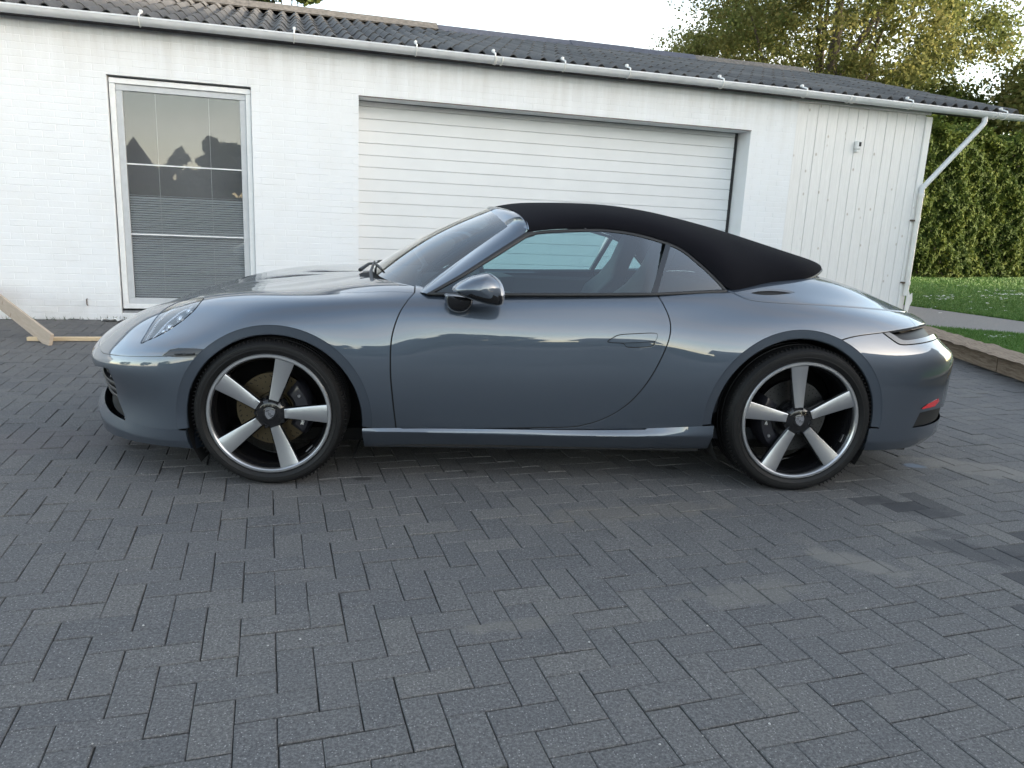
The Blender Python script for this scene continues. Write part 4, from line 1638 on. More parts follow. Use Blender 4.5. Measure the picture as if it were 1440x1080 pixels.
def smooth_poly(poly, n=6, closed=True):
    """Catmull-Rom through pixel points"""
    Q = np.asarray(poly, float)
    m = len(Q); out = []
    rng_ = range(m) if closed else range(m - 1)
    for i in rng_:
        p0, p1 = (Q[(i - 1) % m], Q[i]) if closed or i > 0 else (2 * Q[0] - Q[1], Q[0])
        p2 = Q[(i + 1) % m]
        p3 = Q[(i + 2) % m] if closed or i < m - 2 else 2 * Q[-1] - Q[-2]
        for k in range(n):
            t = k / n
            out.append(.5 * ((2 * p1) + (p2 - p0) * t + (2 * p0 - 5 * p1 + 4 * p2 - p3) * t * t + (3 * p1 - p0 - 3 * p2 + p3) * t ** 3))
    if not closed: out.append(Q[-1])
    return np.array(out)


def to_mesh(soup, name, mat, parent=None, mirror=True, both=False, off=0.0, flat=False, back=False):
    """near-half triangles -> object; both: near and far halves joined, else a second mirrored object"""
    if len(soup.F) == 0: return []
    s = soup.used()
    P = s.A[:, :3] + s.A[:, 3:6] * off
    Nn = s.A[:, 3:6]
    if flat:
        Nn = np.zeros_like(P)
        f_ = np.cross(P[s.F[:, 1]] - P[s.F[:, 0]], P[s.F[:, 2]] - P[s.F[:, 0]])
        for q in range(3): np.add.at(Nn, s.F[:, q], f_)
    Nn = Nn / (np.linalg.norm(Nn, axis=1, keepdims=True) + 1e-12)
    res = []

    def mk(P, Nn, F, nm):
        me = bpy.data.meshes.new(nm)
        me.from_pydata(P.tolist(), [], F.tolist())
        me.polygons.foreach_set('use_smooth', [True] * len(me.polygons))
        me.normals_split_custom_set_from_vertices(Nn.tolist())
        me.update()
        o = link(nm, me, mat, parent or car)
        res.append(o)
        return o
    def my_(P):
        Q = P * [1, -1, 1.0]
        k = np.clip((.95 - Q[:, 0]) / .7, 0, 1); k = k * k * (3 - 2 * k)
        Q[:, 2] += .095 * Q[:, 1] ** 2 * k
        return Q
    my = np.array([1, -1, 1.0])
    if both:
        mk(np.concatenate([P, my_(P)]), np.concatenate([Nn, Nn * my]), np.concatenate([s.F, s.F[:, ::-1] + len(P)]), name)
    else:
        mk(P, Nn, s.F, name)
        if mirror: mk(my_(P), Nn * my, s.F[:, ::-1], name)
    return res


def rim_wall(soup, depth=.010, rnd=.0):
    """open-border edges of a panel folded inwards so that the panel has thickness"""
    s = soup.used()
    E = np.concatenate([s.F[:, [0, 1]], s.F[:, [1, 2]], s.F[:, [2, 0]]])
    key = np.sort(E, 1)
    _, idx, cnt = np.unique(key, axis=0, return_index=True, return_counts=True)
    B = E[idx[cnt == 1]]
    P = s.A[:, :3]
    keep = ~((np.abs(P[B[:, 0], 1]) < 1e-4) & (np.abs(P[B[:, 1], 1]) < 1e-4))
    B = B[keep]
    n = len(P)
    A2 = s.A.copy(); A2[:, :3] = P - s.A[:, 3:6] * depth
    F2 = np.concatenate([np.stack([B[:, 1], B[:, 0], B[:, 0] + n], 1), np.stack([B[:, 1], B[:, 0] + n, B[:, 1] + n], 1)])
    return Soup(np.concatenate([s.A, A2]), np.concatenate([s.F, F2])), n


def panel(soup, name, mat, both=False, wall=True, **kw):
    s = soup.used()
    if not wall: return to_mesh(s, name, mat, both=both, **kw)
    w, n = rim_wall(s)
    return to_mesh(w, name, mat, both=both, **kw)


body = Soup(np.concatenate([Vb, Nb, Tb[:, None]], 1), Fb)

from mathutils.bvhtree import BVHTree
BVH = BVHTree.FromPolygons(Vb.tolist(), Fb.tolist())
# wheel arches ---------------------------------------------------------------
ARCH = [(.020, .300, .384), (2.422, .345, .396)]
LW = .044
lips = []
for (cx, cz, R) in ARCH:
    def dist(s):
        P = s.A
        d = np.hypot(P[:, 0] - cx, P[:, 2] - cz) - R
        return np.where(P[:, 1] < -.45, d, np.abs(d) + .2)
    near_ = np.abs(dist(body))[body.F].min(1) < .02
    body = body.refine(near_)
    hole, body = body.split(dist(body))
    near_ = np.abs(dist(body) - LW + .001)[body.F].min(1) < .02
    body = body.refine(near_)
    _l, body = body.split(dist(body) - LW + .001)
    # the lip: a clean ring folded towards the wheel
    TH = np.linspace(math.radians(-25), math.radians(205), 240)
    DD = np.array([LW, .042, .039, .033, .026, .018, .010, .003, .0])
    ring, keep_ = [], []
    for t in TH:
        pts = []
        hit0 = BVH.ray_cast(Vector((cx + (R + LW) * math.cos(t), -2, cz + (R + LW) * math.sin(t))), Vector((0, 1, 0)))
        hit1 = BVH.ray_cast(Vector((cx + R * math.cos(t), -2, cz + R * math.sin(t))), Vector((0, 1, 0)))
        if hit0[0] is None or hit1[0] is None:
            continue
        y0, y1 = hit0[0][1], hit1[0][1]
        tilt = max(0, hit0[1][2])
        yi = y0 + min(.0, (y1 - y0)) * .35 + .007
        for d_ in DD:
            f_ = 1 - d_ / LW
            pts.append((cx + (R + d_) * math.cos(t), y0 + .0006 + (yi - y0) * f_ + .001 * min(1, f_ * 12), cz + (R + d_) * math.sin(t)))
        px_, py_, pz_ = pts[-1]
        pts.append((cx + (R - .004) * math.cos(t), py_ + .006, cz + (R - .004) * math.sin(t)))
        ring.append(pts)
    lip = np.array(ring)
    lips.append(lip)

GAP = 1.05       # half a panel gap in photograph pixels


def cutout(soup, poly, gap=GAP, refine=2, tol=7.0):
    """closed pixel polygon -> (inside panel, gap strip, outside)"""
    for _ in range(refine):
        f = np.abs(sdf_poly(soup.px, poly))[soup.F].min(1)
        soup = soup.refine((f < tol) & (soup.A[soup.F[:, 0], 1] < .001))
        tol *= .6
    a, r = soup.split(sdf_poly(soup.px, poly) + gap)
    g_, r = r.split(sdf_poly(r.px, poly) - gap)
    return a, g_, r


def divide(soup, fun, gap, refine=1, tol=.02):
    for _ in range(refine):
        f = np.abs(fun(soup))[soup.F].min(1)
        soup = soup.refine(f < tol)
    a, r = soup.split(fun(soup) + gap)
    g_, b = r.split(fun(r) - gap)
    return a, g_, b


gaps = []
# cabin opening: cleared where the greenhouse and seats are
cab = [(.66, -.70), (.80, -.752), (1.2, -.772), (1.7, -.772), (2.02, -.742), (2.15, -.60), (2.2, .1), (.62, .1)]
_, body = body.split(sdf_poly(body.A[:, :2], cab) * np.where(body.A[:, 2] > .8, 1, -1) + 0) if False else (None, body)
fcab = sdf_poly(body.A[:, :2], cab)
fcab = np.where(body.A[:, 2] > .70, fcab, np.abs(fcab) + .01)
_, body = body.split(fcab)

# bumper seam in front: height over azimuth
SEAM_F = ([0, 14, 26.6, 32.5, 38.7, 49, 75], [.566, .566, .535, .545, .560, .588, .600])
def f_front(s):
    P = s.A
    phi = np.degrees(np.arctan2(-P[:, 1], PF - P[:, 0]))
    zs = np.interp(phi, *SEAM_F)
    return np.where(P[:, 0] < .02, P[:, 2] - zs, .5)
bump_f, g_, body = divide(body, f_front, .0018)
gaps.append(g_)
# bumper seam behind: traced on the flank, level across the tail
seam_r = smooth_poly([(1120, 497), (1168.6, 483), (1202, 473), (1242, 467.3), (1270, 462.5), (1290, 458.5), (1303, 455), (1345, 452)], 5, False)
def f_rear(s):
    P = s.A
    return np.where(P[:, 0] > 2.45, -sdf_line(s.px, seam_r), 50)
bump_r, g_, body = divide(body, f_rear, GAP, 1, 5)
gaps.append(g_)

# door
door_poly = np.concatenate([smooth_poly([(583, 411), (571, 425), (560, 444), (550.5, 477), (549, 522), (552, 560), (557, 603.5)], 5, False),
    smooth_poly([(560, 603.8), (650, 603.2), (742, 602), (799, 601), (825, 597), (848, 589.5), (870, 578), (890, 562), (909, 540), (925, 514), (938, 486), (943, 466), (941.5, 448), (933, 428), (922, 411)], 5, False),
    [(925, 380), (800, 372), (585, 380)]])
door, g_, body = cutout(body, door_poly)
gaps.append(g_)
# headlamp
lamp_poly = smooth_poly([(198, 482.5), (208, 478.5), (222, 472.5), (238, 463.5), (255, 452), (272, 437.5), (282, 425), (287, 418), (278, 417), (262, 421.5), (246, 427), (229, 437), (216, 452), (205, 470)], 5)
lamp, g_, body = cutout(body, lamp_poly, .7, 3)
gaps.append(g_)
# side marker recess at the front arch
mark_poly = [(227.5, 500), (233, 495.5), (239, 491), (250, 489), (272, 489.5), (300, 492), (300, 503), (284, 503), (250, 502.6)]
mark, _g, body = cutout(body, mark_poly, .01, 3)
mark2, _g, bump_f = cutout(bump_f, mark_poly, .01, 3)

# bonnet / wings
def f_bonnet(s):
    P = s.A
    yh = np.interp(P[:, 0], [-1.2, -.75, -.45, -.33, 0, .5, .72], [.2, .40, .535, .595, .668, .712, .76])
    return np.where(P[:, 0] < .76, np.abs(P[:, 1]) - yh, 1.0)
bonnet, g_, body = divide(body, f_bonnet, .0016)
gaps.append(g_)
def f_cowl(s):
    P = s.A
    xh = .295 + .76 * P[:, 1] ** 2
    return P[:, 0] - xh
bonnet, g_, cowl = divide(bonnet, f_cowl, .001)
# front wing / rear quarter
front, _g, rear = divide(body, lambda s: s.A[:, 0] - np.where(s.A[:, 2] < .35, .575, 1.2), 0.0006, 1)
# engine lid
lid_line = smooth_poly([(1010, 404), (1028, 410.5), (1050, 420), (1080, 424.5), (1156, 428.8), (1217, 433.2), (1272, 438.7), (1310, 443)], 5, False)
def f_lid(s):
    return np.where((s.A[:, 0] > 1.95) & (s.A[:, 2] > .70), sdf_line(s.px, lid_line), 40)
lid, g_, rear = divide(rear, f_lid, GAP, 1, 4)
gaps.append(g_)
lid2_line = smooth_poly([(1236, 400), (1248, 414), (1257, 427), (1272, 438.7), (1283, 451.5), (1287, 462)], 5, False)
def f_lid2(s):
    # a cross line on the rear deck
    P = s.A
    return P[:, 0] - np.interp(np.abs(P[:, 1]), [0, .3, .5, .62, .75], [3.175, 3.155, 3.115, 3.10, 3.09])
lid, g_, lid_b = divide(lid, f_lid2, .0018)
gaps.append(g_)
rear, g_, rear_b = divide(rear, lambda s: np.where(s.A[:, 2] > .74, f_lid2(s), -1), .0012)
gaps.append(g_)
# slot in the deck beside the hood
slot_poly = smooth_poly([(1054, 411), (1066, 407.5), (1085, 406.5), (1104, 408), (1118, 411), (1104, 413.5), (1085, 415), (1066, 414.2)], 4)
slot, _g, lid = cutout(lid, slot_poly, .01, 3)
# tail lamp
tail_poly = smooth_poly([(1241, 467.8), (1252, 476), (1263, 483.4), (1272, 485), (1288, 483.8), (1304, 481), (1316, 477), (1322, 471)], 5, False)
tail_poly = np.concatenate([tail_poly, [(1345, 466), (1345, 452), (1303, 455.6), (1287, 460), (1262, 465)]])
tail, g_, bump_r = cutout(bump_r, tail_poly, .8, 3)
gaps.append(g_)
tail_line = smooth_poly([(1248, 466), (1258, 471), (1268, 477.3), (1280, 477.8), (1300, 474), (1320, 467), (1340, 462)], 5, False)
tail_up, g_, tail_lo = divide(tail, lambda s: sdf_line(s.px, tail_line), .35, 1, 5)
gaps.append(g_)
# reflector and black insert in the rear bumper
refl_poly = [(1295, 574.5), (1303, 568.5), (1319, 560), (1321, 563.5), (1314, 571.5), (1297, 575.5)]
refl, _g, bump_r = cutout(bump_r, refl_poly, .2, 3)
gaps.append(_g)
ins_poly = [(1293.5, 580.5), (1318, 574.5), (1345, 566), (1345, 592), (1312, 598), (1281, 606)]
ins, _g, bump_r = cutout(bump_r, ins_poly, .01, 3)
# front intake
int_poly = smooth_poly([(147, 517), (154, 523), (162, 541), (166, 560), (175, 584), (175.5, 597), (166, 599), (120, 600), (90, 560), (110, 517)], 4)
intake, _g, bump_f = cutout(bump_f, int_poly, .01, 3)
# door handle
hand_poly = smooth_poly([(855, 481), (862, 475), (872, 470.8), (895, 469.2), (921, 468.6), (924.5, 473), (921, 481), (916, 487.4), (884, 488.6), (876, 483)], 4)
hand, _g, door = cutout(door, hand_poly, .6, 3)
gaps.append(_g)
hb_line = smooth_poly([(850, 482), (876, 482.3), (900, 481.6), (918, 480.2), (930, 479)], 4, False)
hand_bar, _g, hand_low = divide(hand, lambda s: sdf_line(s.px, hb_line), .5, 1, 5)

panel(door, 'door', MAT['paint'])
dl = [o for o in car.children if o.name.startswith('door')]
panel(front, 'front_wing', MAT['paint'])
panel(rear, 'rear_quarter', MAT['paint'])
panel(bonnet, 'bonnet', MAT['paint'], both=True)
panel(bump_f, 'front_bumper', MAT['paint'], both=True)
panel(lid, 'engine_lid', MAT['paint'], both=True)
spoiler = Soup(np.concatenate([lid_b.A, rear_b.A]), np.concatenate([lid_b.F, rear_b.F + len(lid_b.A)]))
panel(spoiler, 'rear_spoiler', MAT['paint'], both=True)
rear_bumper = panel(bump_r, 'rear_bumper', MAT['paint'], both=True)[0]
for lp in lips:
    for sgn in (1, -1):
        mm = MB(); mm.grid(lp * [1, sgn, 1], flip=(sgn < 0)); cpart(mm, 'wheel_arch_lip', MAT['paint'], 40, True)
gp = Soup(np.concatenate([g.A for g in gaps]), np.concatenate([g.F + o for g, o in zip(gaps, np.cumsum([0] + [len(g.A) for g in gaps[:-1]]))]))
to_mesh(gp, 'panel_gap', MAT['black_gap'], off=-.007)
to_mesh(cowl, 'cowl', MAT['matt_black'], both=True, off=-.006)
to_mesh(mark, 'side_marker', MAT['gloss_black'], off=-.004)
if len(mark2.F): to_mesh(mark2, 'side_marker', MAT['gloss_black'], off=-.004)
to_mesh(slot, 'deck_slot', MAT['black_gap'], off=-.012)
to_mesh(refl, 'rear_reflector', MAT['red_lens'], off=.002)
to_mesh(ins, 'rear_insert', MAT['matt_black'], off=-.012)
to_mesh(intake, 'front_intake', MAT['matt_black'], off=-.035)
bars = to_mesh(hand_bar, 'door_handle', MAT['paint'], off=.0045)
lows = to_mesh(hand_low, 'handle_recess', MAT['paint'], off=-.010)
# tail lamps
tl = to_mesh(tail_up, 'tail_light', MAT['tail_dark'], off=-.028, both=True)
to_mesh(tail_lo, 'tail_light_strip', MAT['tail_grey'], both=True, off=.001, parent=tl[0])
# headlamps
lens = to_mesh(lamp, 'headlight', MAT['clear_lens'], off=.0)
for o_, sgn in zip(lens, (1, -1)):
    s = lamp.used()
    P = s.A[:, :3].copy()
    d = np.clip(-sdf_poly(s.px, lamp_poly), 0, 8) / 8.0
    dep = .012 + .035 * np.sqrt(d)
    P = P - s.A[:, 3:6] * dep[:, None]
    me = bpy.data.meshes.new('lamp_bowl')
    me.from_pydata((P * [1, sgn, 1]).tolist(), [], (s.F if sgn > 0 else s.F[:, ::-1]).tolist())
    me.polygons.foreach_set('use_smooth', [True] * len(me.polygons)); me.update()
    link('lamp_bowl', me, MAT['lamp_grey'], o_)


def on_body(uv, off=0.0):
    """nearest front-facing body grid point under a photograph pixel"""
    q = proj(Vb); d = np.hypot(q[:, 0] - uv[0], q[:, 1] - uv[1])
    ok = (Nb * (CAM - Vb)).sum(1) > 0
    d = np.where(ok, d, 1e9)
    k = np.argsort(d)[:6]
    w = 1 / (d[k] + .05); w /= w.sum()
    return (Vb[k] * w[:, None]).sum(0) + (Nb[k] * w[:, None]).sum(0) * off


for o_, sgn in zip(lens, (1, -1)):
    f = lambda p: np.array(p) * [1, sgn, 1]
    mm = MB()
    inner = [on_body(q, -.012) for q in smooth_poly([(203, 479), (212, 463), (225, 446), (240, 433.5), (258, 425.5), (275, 420.5)], 4, False)]
    mm.tube([f(p) for p in inner], .006, 8)
    inner2 = [on_body(q, -.022) for q in smooth_poly([(206, 478), (220, 462), (236, 446), (252, 434), (268, 426)], 4, False)]
    mm.tube([f(p) for p in inner2], .005, 8)
    mm.build('light_bar', MAT['chrome'], o_, 60)
    for uv, r in (((232, 455), .022), ((247, 443), .024), ((225, 461), .015), ((261, 432), .018)):
        mm = MB(); c = on_body(uv, -.028); nn = np.array([-.75, -.55, .3]); nn /= np.linalg.norm(nn)
        pts = [f(c - nn * .01), f(c + nn * .004), f(c + nn * .010)]
        mm.tube(pts, [r, r * .95, r * .55], 12)
        mm.build('projector', MAT['chrome'], o_, 60)

# lower trim: lip, skirts and valance from rows C-B-A -------------------------
rC, rB, rA = [RS[k].copy() for k in 'CBA']
low = []
for i in range(nu):
    c_, b_, a_ = rC[i], rB[i], rA[i]
    pts = []
    seam = .575 < c_[0] < 1.72 and TAU[i] < 2
    inward = np.array([0, -.016 if seam else 0.0, .004 if seam else 0.0])
    t0_ = .16 if seam else 0.0
    pts.append(c_ * (1 - t0_) + b_ * t0_ + inward)
    for t in (t0_, .5, .88): pts.append(c_ * (1 - t) + b_ * t)
    pts.append(b_ + (c_ - b_) * .04 + (a_ - b_) * .02)
    pts.append(b_ + (a_ - b_) * .10)
    for t in (.4, .7, .93): pts.append(b_ * (1 - t) + a_ * t)
    inw = np.array([c_[0] * 0, 0, 0]); ctr = pole[i]
    r_ = (ctr - a_) * [1, 1, 0]; r_ /= np.linalg.norm(r_) + 1e-9
    pts.append(a_ + r_ * .012 - np.array([0, 0, .004]))
    pts.append(a_ + r_ * .10)
    low.append(pts)
low = np.array(low); low[:, :, 1] *= -1


def low_part(mask, name, mat, both, closed_ends=True):
    idx = np.where(mask)[0]
    sub = low[idx[0]:idx[-1] + 1]
    res = []
    for sgn in ((1, -1) if not both else (1,)):
        mm = MB()
        S = sub * [1, sgn, 1]
        mm.grid(S, flip=(sgn < 0))
        if both: mm.grid(sub * [1, -1, 1], flip=True)
        if closed_ends:
            for e in (0, -1):
                ring = [tuple(p) for p in S[e]]
                mm.add(ring + [tuple(np.array(ring[0]) + np.array([0, sgn * .10, 0]))], [tuple(range(len(ring) + 1))])
        res.append(cpart(mm, name, mat, 30))
    return res


Xb = rB[:, 0]
fr_m = (TAU < 1.0) & (Xb < ARCH[0][0] - .372)
mid_m = (Xb > ARCH[0][0] + .375) & (Xb < ARCH[1][0] - .380) & (TAU > .5) & (TAU < 2.2)
re_m = (TAU > 1.6) & (Xb > ARCH[1][0] + .372)
low_part(fr_m, 'front_lip', MAT['paint'], True)
low_part(mid_m, 'side_skirt', MAT['paint'], False)
low_part(re_m, 'rear_valance', MAT['paint'], True)
# intake flaps, front
for k, z in enumerate((.325, .360, .395)):
    mm = MB()
    pts_o, pts_i = [], []
    for i in np.where((TAU < .40))[0][::3]:
        p = RS['D'][i]; o2 = np.array([PF, 0, 0]) - p; o2[2] = 0; o2 /= np.linalg.norm(o2)
        pts_o.append(np.array([p[0], -p[1], z]) + np.array([o2[0], -o2[1], 0]) * (.006 + .01 * (2 - k)))
    full = [q * [1, -1, 1] for q in pts_o[::-1][:-1]] + pts_o
    full = [np.array(q) for q in full]
    mm.tube(full, .010, 6)
    cpart(mm, 'intake_slat', MAT['satin_black'], 60)
# underbody and wheel housings
mm = MB()
mm.box((1.22, 0, .17), (3.9, 1.30, .06)); mm.box((1.22, 0, .20), (1.55, 1.66, .06))
cpart(mm, 'underbody', MAT['matt_black'])
for (cx, cz, R) in ARCH:
    for sgn in (-1, 1):
        mm = MB()
        A_ = np.linspace(math.radians(-32), math.radians(212), 30)
        Rr = R + .004
        rows_ = [[(cx + Rr * math.cos(t), sgn * y, cz + Rr * math.sin(t)) for t in A_] for y in (.895, .80, .62, .50)]
        # the outer edge follows the body inside
        def edge_y(x, z):
            for dz in (0, .03, .06, .1, .15, .2):
                h_ = BVH.ray_cast(Vector((x, -2, max(z, .27) + dz)), Vector((0, 1, 0)))[0]
                if h_ is not None: return min(.90, abs(h_[1]) - .014)
            return .86
        rows_[0] = [(x, sgn * edge_y(x, z), z) for x, y, z in rows_[0]]
        mm.grid(rows_, flip=(sgn > 0))
        ring = rows_[-1]
        mm.add(ring, [tuple(range(len(ring)))])
        cpart(mm, 'wheel_housing', MAT['matt_black'])

# ---------------- greenhouse
def xs_c(z): return .36 + 1.797 * (z - .93)
def ws_pt(y, z): return np.array([xs_c(z) + .82 * y * y, y, z])
def ws_b(a, b):
    ys = (.685 + (.535 - .685) * b) * a
    zb, zt_ = .930 - .14 * ys ** 2, 1.272 - .30 * ys ** 2
    z = zb + (zt_ - zb) * b
    bul = .022 * math.sin(math.pi * min(max(b, 0), 1)) * (1 - a * a)
    return ws_pt(ys, z) + np.array([-bul * .5, 0, bul])
def gy(x, z):
    """half width of the side glass"""
    return .797 - .35 * max(0, .95 - x) ** 2 - .055 * max(0, x - 1.7) - .60 * (z - .88) - .10 * (z - .88) * (z - 1.2)
def on_glass(uv, off=0.0):
    y = -.70
    for _ in range(25):
        q = at_y(uv, y)
        y = y * .3 + -.7 * gy(q[0], q[2]) 
    q = at_y(uv, y)
    return q + np.array([0, -.87, .5]) * off
def resamp(poly, n):
    Q = np.asarray(poly, float)
    L = np.concatenate([[0], np.cumsum(np.linalg.norm(np.diff(Q, axis=0), axis=1))])
    t = np.linspace(0, L[-1], n)
    return np.stack([np.interp(t, L, Q[:, i]) for i in range(Q.shape[1])], 1)
def ruled(lo, hi, n, m, off=0.0, crown=0.0):
    """strip between two pixel polylines laid on the side glass"""
    a, b = resamp(lo, n), resamp(hi, n)
    return np.array([[on_glass(a[i] * (1 - t) + b[i] * t, off + crown * math.sin(math.pi * t)) for t in np.linspace(0, 1, m)] for i in range(n)])
def both_sides(G3, name, mat, flip=False, smooth=60, thick=0.0, parent=None):
    r = []
    for sgn in (1, -1):
        mm = MB(); mm.grid(G3 * [1, sgn, 1], flip=(flip if sgn > 0 else not flip))
        if thick:
            nrm_ = np.array([0, -.87, .5])
            B3 = G3 - nrm_ * thick
            ring = np.concatenate([G3[:, 0], G3[-1, 1:], G3[::-1, -1][1:], G3[0, ::-1][1:]])
            ringb = np.concatenate([B3[:, 0], B3[-1, 1:], B3[::-1, -1][1:], B3[0, ::-1][1:]])
            mm.grid(np.stack([ring, ringb], 0) * [1, sgn, 1], flip=(not flip if sgn > 0 else flip))
        r.append(cpart(mm, name, mat, smooth, parent=parent))
    return r

seal_in = [(609, 413.6), (650, 389), (700, 356.5), (743, 329.2)]
top_in = smooth_poly([(743, 329.4), (765, 326.8), (793, 325.3), (825, 324.3), (853, 325), (892, 330.4), (931, 341)], 5, False)
both_sides(ruled([(609, 414.5), (700, 414.8), (800, 415), (919, 415)], list(map(tuple, seal_in[:-1])) + [tuple(p) for p in top_in], 60, 12, .0), 'door_window', MAT['car_glass'])
both_sides(ruled([(921, 414.5), (1017, 410.5)], smooth_poly([(938, 343), (956, 351.5), (981, 371), (1005, 393.5), (1018.5, 408)], 5, False), 30, 10, .0), 'quarter_window', MAT['car_glass'])
both_sides(ruled([(915, 415), (937, 340)], [(923.5, 415), (943, 346)], 10, 3, .004), 'window_pillar', MAT['gloss_black'], thick=.02)
both_sides(ruled([(600, 415.2), (640, 416), (800, 416.8), (920, 416.2), (1021, 412)], [(603, 411.5), (640, 412.2), (800, 412.8), (920, 412.2), (1019, 407.6)], 50, 4, .006, .004), 'belt_seal', MAT['satin_black'], thick=.02)
both_sides(ruled([(604, 415), (650, 390), (700, 359), (741, 333), (752, 330)], [(600, 413.5), (645, 388), (697, 354.5), (738.5, 327.8), (746, 322)], 30, 4, .006, .003), 'window_seal', MAT['satin_black'], thick=.02)
edge_px = smooth_poly([(741, 328), (765, 324.6), (793, 323), (825, 322), (853, 322.6), (892, 328), (931, 338.6), (957, 349), (982, 368.5), (1006.5, 391), (1022.5, 409.5)], 5, False)
both_sides(ruled(edge_px + [-1, 3.2], edge_px, 50, 3, .004, .002), 'roof_seal', MAT['satin_black'], thick=.015)

# windscreen with painted frame
WSn = np.array([[ws_b(a, b) for b in np.linspace(.0, 1, 24)] for a in np.linspace(-1, 1, 48)])
mm = MB(); mm.grid(WSn); wsc = cpart(mm, 'windscreen', MAT['ws_glass'], 80)
mm = MB()   # black ceramic border with the mirror patch
for a0, a1, b0, b1 in ((-1, -.955, 0, 1), (.955, 1, 0, 1), (-1, 1, .0, .07), (-1, 1, .955, 1.0), (-.13, .13, .80, .96)):
    mm.grid(np.array([[ws_b(a, b) + np.array([.004, 0, -.003]) for b in np.linspace(b0, b1, 14)] for a in np.linspace(a0, a1, 24)]))
mm.build('screen_border', MAT['gloss_black'], wsc, 80)
lo_px = smooth_poly([(600, 413.5), (645, 388.5), (697, 355), (732, 332.6), (738.8, 327), (740.5, 321), (737.5, 313), (731, 305.5)], 5, False)
lo3 = resamp(np.array([on_glass(q, .006) for q in lo_px]), 50)
hi3 = resamp(np.array([ws_b(-1.0, b) for b in np.linspace(.0, 1.0, 40)] + [ws_b(-1 + t * .10, 1.0) for t in (.3, .6, 1.0)]), 50)
PIL = []
for i in range(50):
    r_ = []
    for t in np.linspace(0, 1, 10):
        bl = math.sin(math.pi * t) * .012
        r_.append(lo3[i] * (1 - t) + hi3[i] * t + np.array([-.4, -.75, .5]) * bl)
    PIL.append(r_)
PIL = np.array(PIL)
both_sides(PIL, 'windscreen_pillar', MAT['paint'], flip=False, smooth=70)

# soft top
edge3 = [on_glass(q, .008) for q in edge_px]
E0 = on_glass((733, 306), .012)
deck_px = [(1080, 402.5), (1122, 396.6), (1145, 389.5), (1154.5, 382)]
deck_y = [-.628, -.545, -.43, -.30]
tail3 = [at_y(q, y) for q, y in zip(deck_px, deck_y)] + [np.array([2.840, -.15, 1.028]), np.array([2.868, 0, 1.034])]
EC = np.array(list(edge3[::4]) + tail3)
t_ = np.concatenate([[0], np.cumsum(np.linalg.norm(np.diff(EC, axis=0), axis=1))])
EE = cubic(t_, EC, np.linspace(0, t_[-1], 90))
EE = np.concatenate([EE[:2], gsm(EE, 1.5)[2:-2], EE[-2:]])
ex = (EE[:, 0] - EE[0, 0]) / (EE[-1, 0] - EE[0, 0])
cl = np.array([(1.015, 1.283), (1.10, 1.302), (1.25, 1.316), (1.42, 1.322), (1.59, 1.320), (1.80, 1.300), (1.98, 1.271), (2.20, 1.226), (2.42, 1.170), (2.62, 1.118), (2.76, 1.082), (2.868, 1.046)])
cxs = np.linspace(0, 1, 90)
cs = cubic(cl[:, 0], cl[:, 1:], cl[0, 0] + (cl[-1, 0] - cl[0, 0]) * cxs)[:, 0]
ST = []
for i in range(90):
    xc = cl[0, 0] + (cl[-1, 0] - cl[0, 0]) * ex[i] ** 1.0
    zc = np.interp(ex[i], cxs, cs)
    Cc = np.array([xc, 0, zc]); e = EE[i]
    r_ = []
    for w in np.linspace(0, 1, 30):
        th = w * math.pi / 2
        lat = 1 - math.cos(th) ** .95
        ver = math.sin(th) ** (.85 - .3 * max(0, ex[i] - .6) / .4)
        p = np.array([e[0] + (Cc[0] - e[0]) * lat, e[1] + (Cc[1] - e[1]) * lat, e[2] + (Cc[2] - e[2]) * ver])
        r_.append(p)
    ST.append(r_)
ST = np.array(ST)
mm = MB(); mm.grid(ST); mm.grid(ST * [1, -1, 1], flip=True)
roof = cpart(mm, 'soft_top', MAT['fabric'], 80)
# painted header between the glass and the front bow of the hood
wtop = resamp(np.array([ws_b(a_, 1.0) for a_ in np.linspace(-.97, 0, 30)]), 40)
bow = resamp(ST[0][2:], 40)
HD = []
for i in range(40):
    r_ = []
    for t in np.linspace(0, 1.08, 8):
        r_.append(wtop[i] * (1 - t) + bow[i] * t + np.array([-.3, 0, .9]) * (.010 * math.sin(math.pi * min(1, t)) - .004 * t))
    HD.append(r_)
HD = np.array(HD)
mm = MB(); mm.grid(HD); mm.grid(HD * [1, -1, 1], flip=True); cpart(mm, 'windscreen_header', MAT['paint'], 70, True)

# hem piping along the lower rear edge and the front bow seam
mm = MB()
mm.tube([p + np.array([0, -.002, .003]) for p in EE[52:]] , .006, 6); mm.tube([(p + np.array([0, -.002, .003])) * [1, -1, 1] for p in EE[52:]], .006, 6)
mm.build('hem', MAT['satin_black'], roof, 60)
# ---------------- cabin
mm = MB()
for sgn in (-1, 1):
    mm.box((1.42, sgn * .745, .60), (1.45, .04, .53), bev=.015)
cpart(mm, 'door_card', MAT['leather'])
mm = MB(); mm.box((1.4, 0, .24), (2.0, 1.5, .06)); mm.box((2.25, 0, .62), (.10, 1.4, .62)); cpart(mm, 'cabin_floor', MAT['leather'])
mm = MB()
P = []
for y in np.linspace(-.70, .70, 15):
    x0 = .52 + .55 * y * y
    P.append([(x0 - .05, y, .86), (x0 + .12, y, .905 - .03 * abs(y)), (x0 + .34, y, .90 - .03 * abs(y)), (x0 + .42, y, .86), (x0 + .40, y, .62)])
mm.grid(P); cpart(mm, 'dashboard', MAT['leather'], 50)
mm = MB()
c0 = np.array([1.02, -.36, .80]); ax_ = np.array([.90, 0, .42]); ax_ /= np.linalg.norm(ax_)
u_ = np.array([0, 1.0, 0]); v_ = np.cross(ax_, u_)
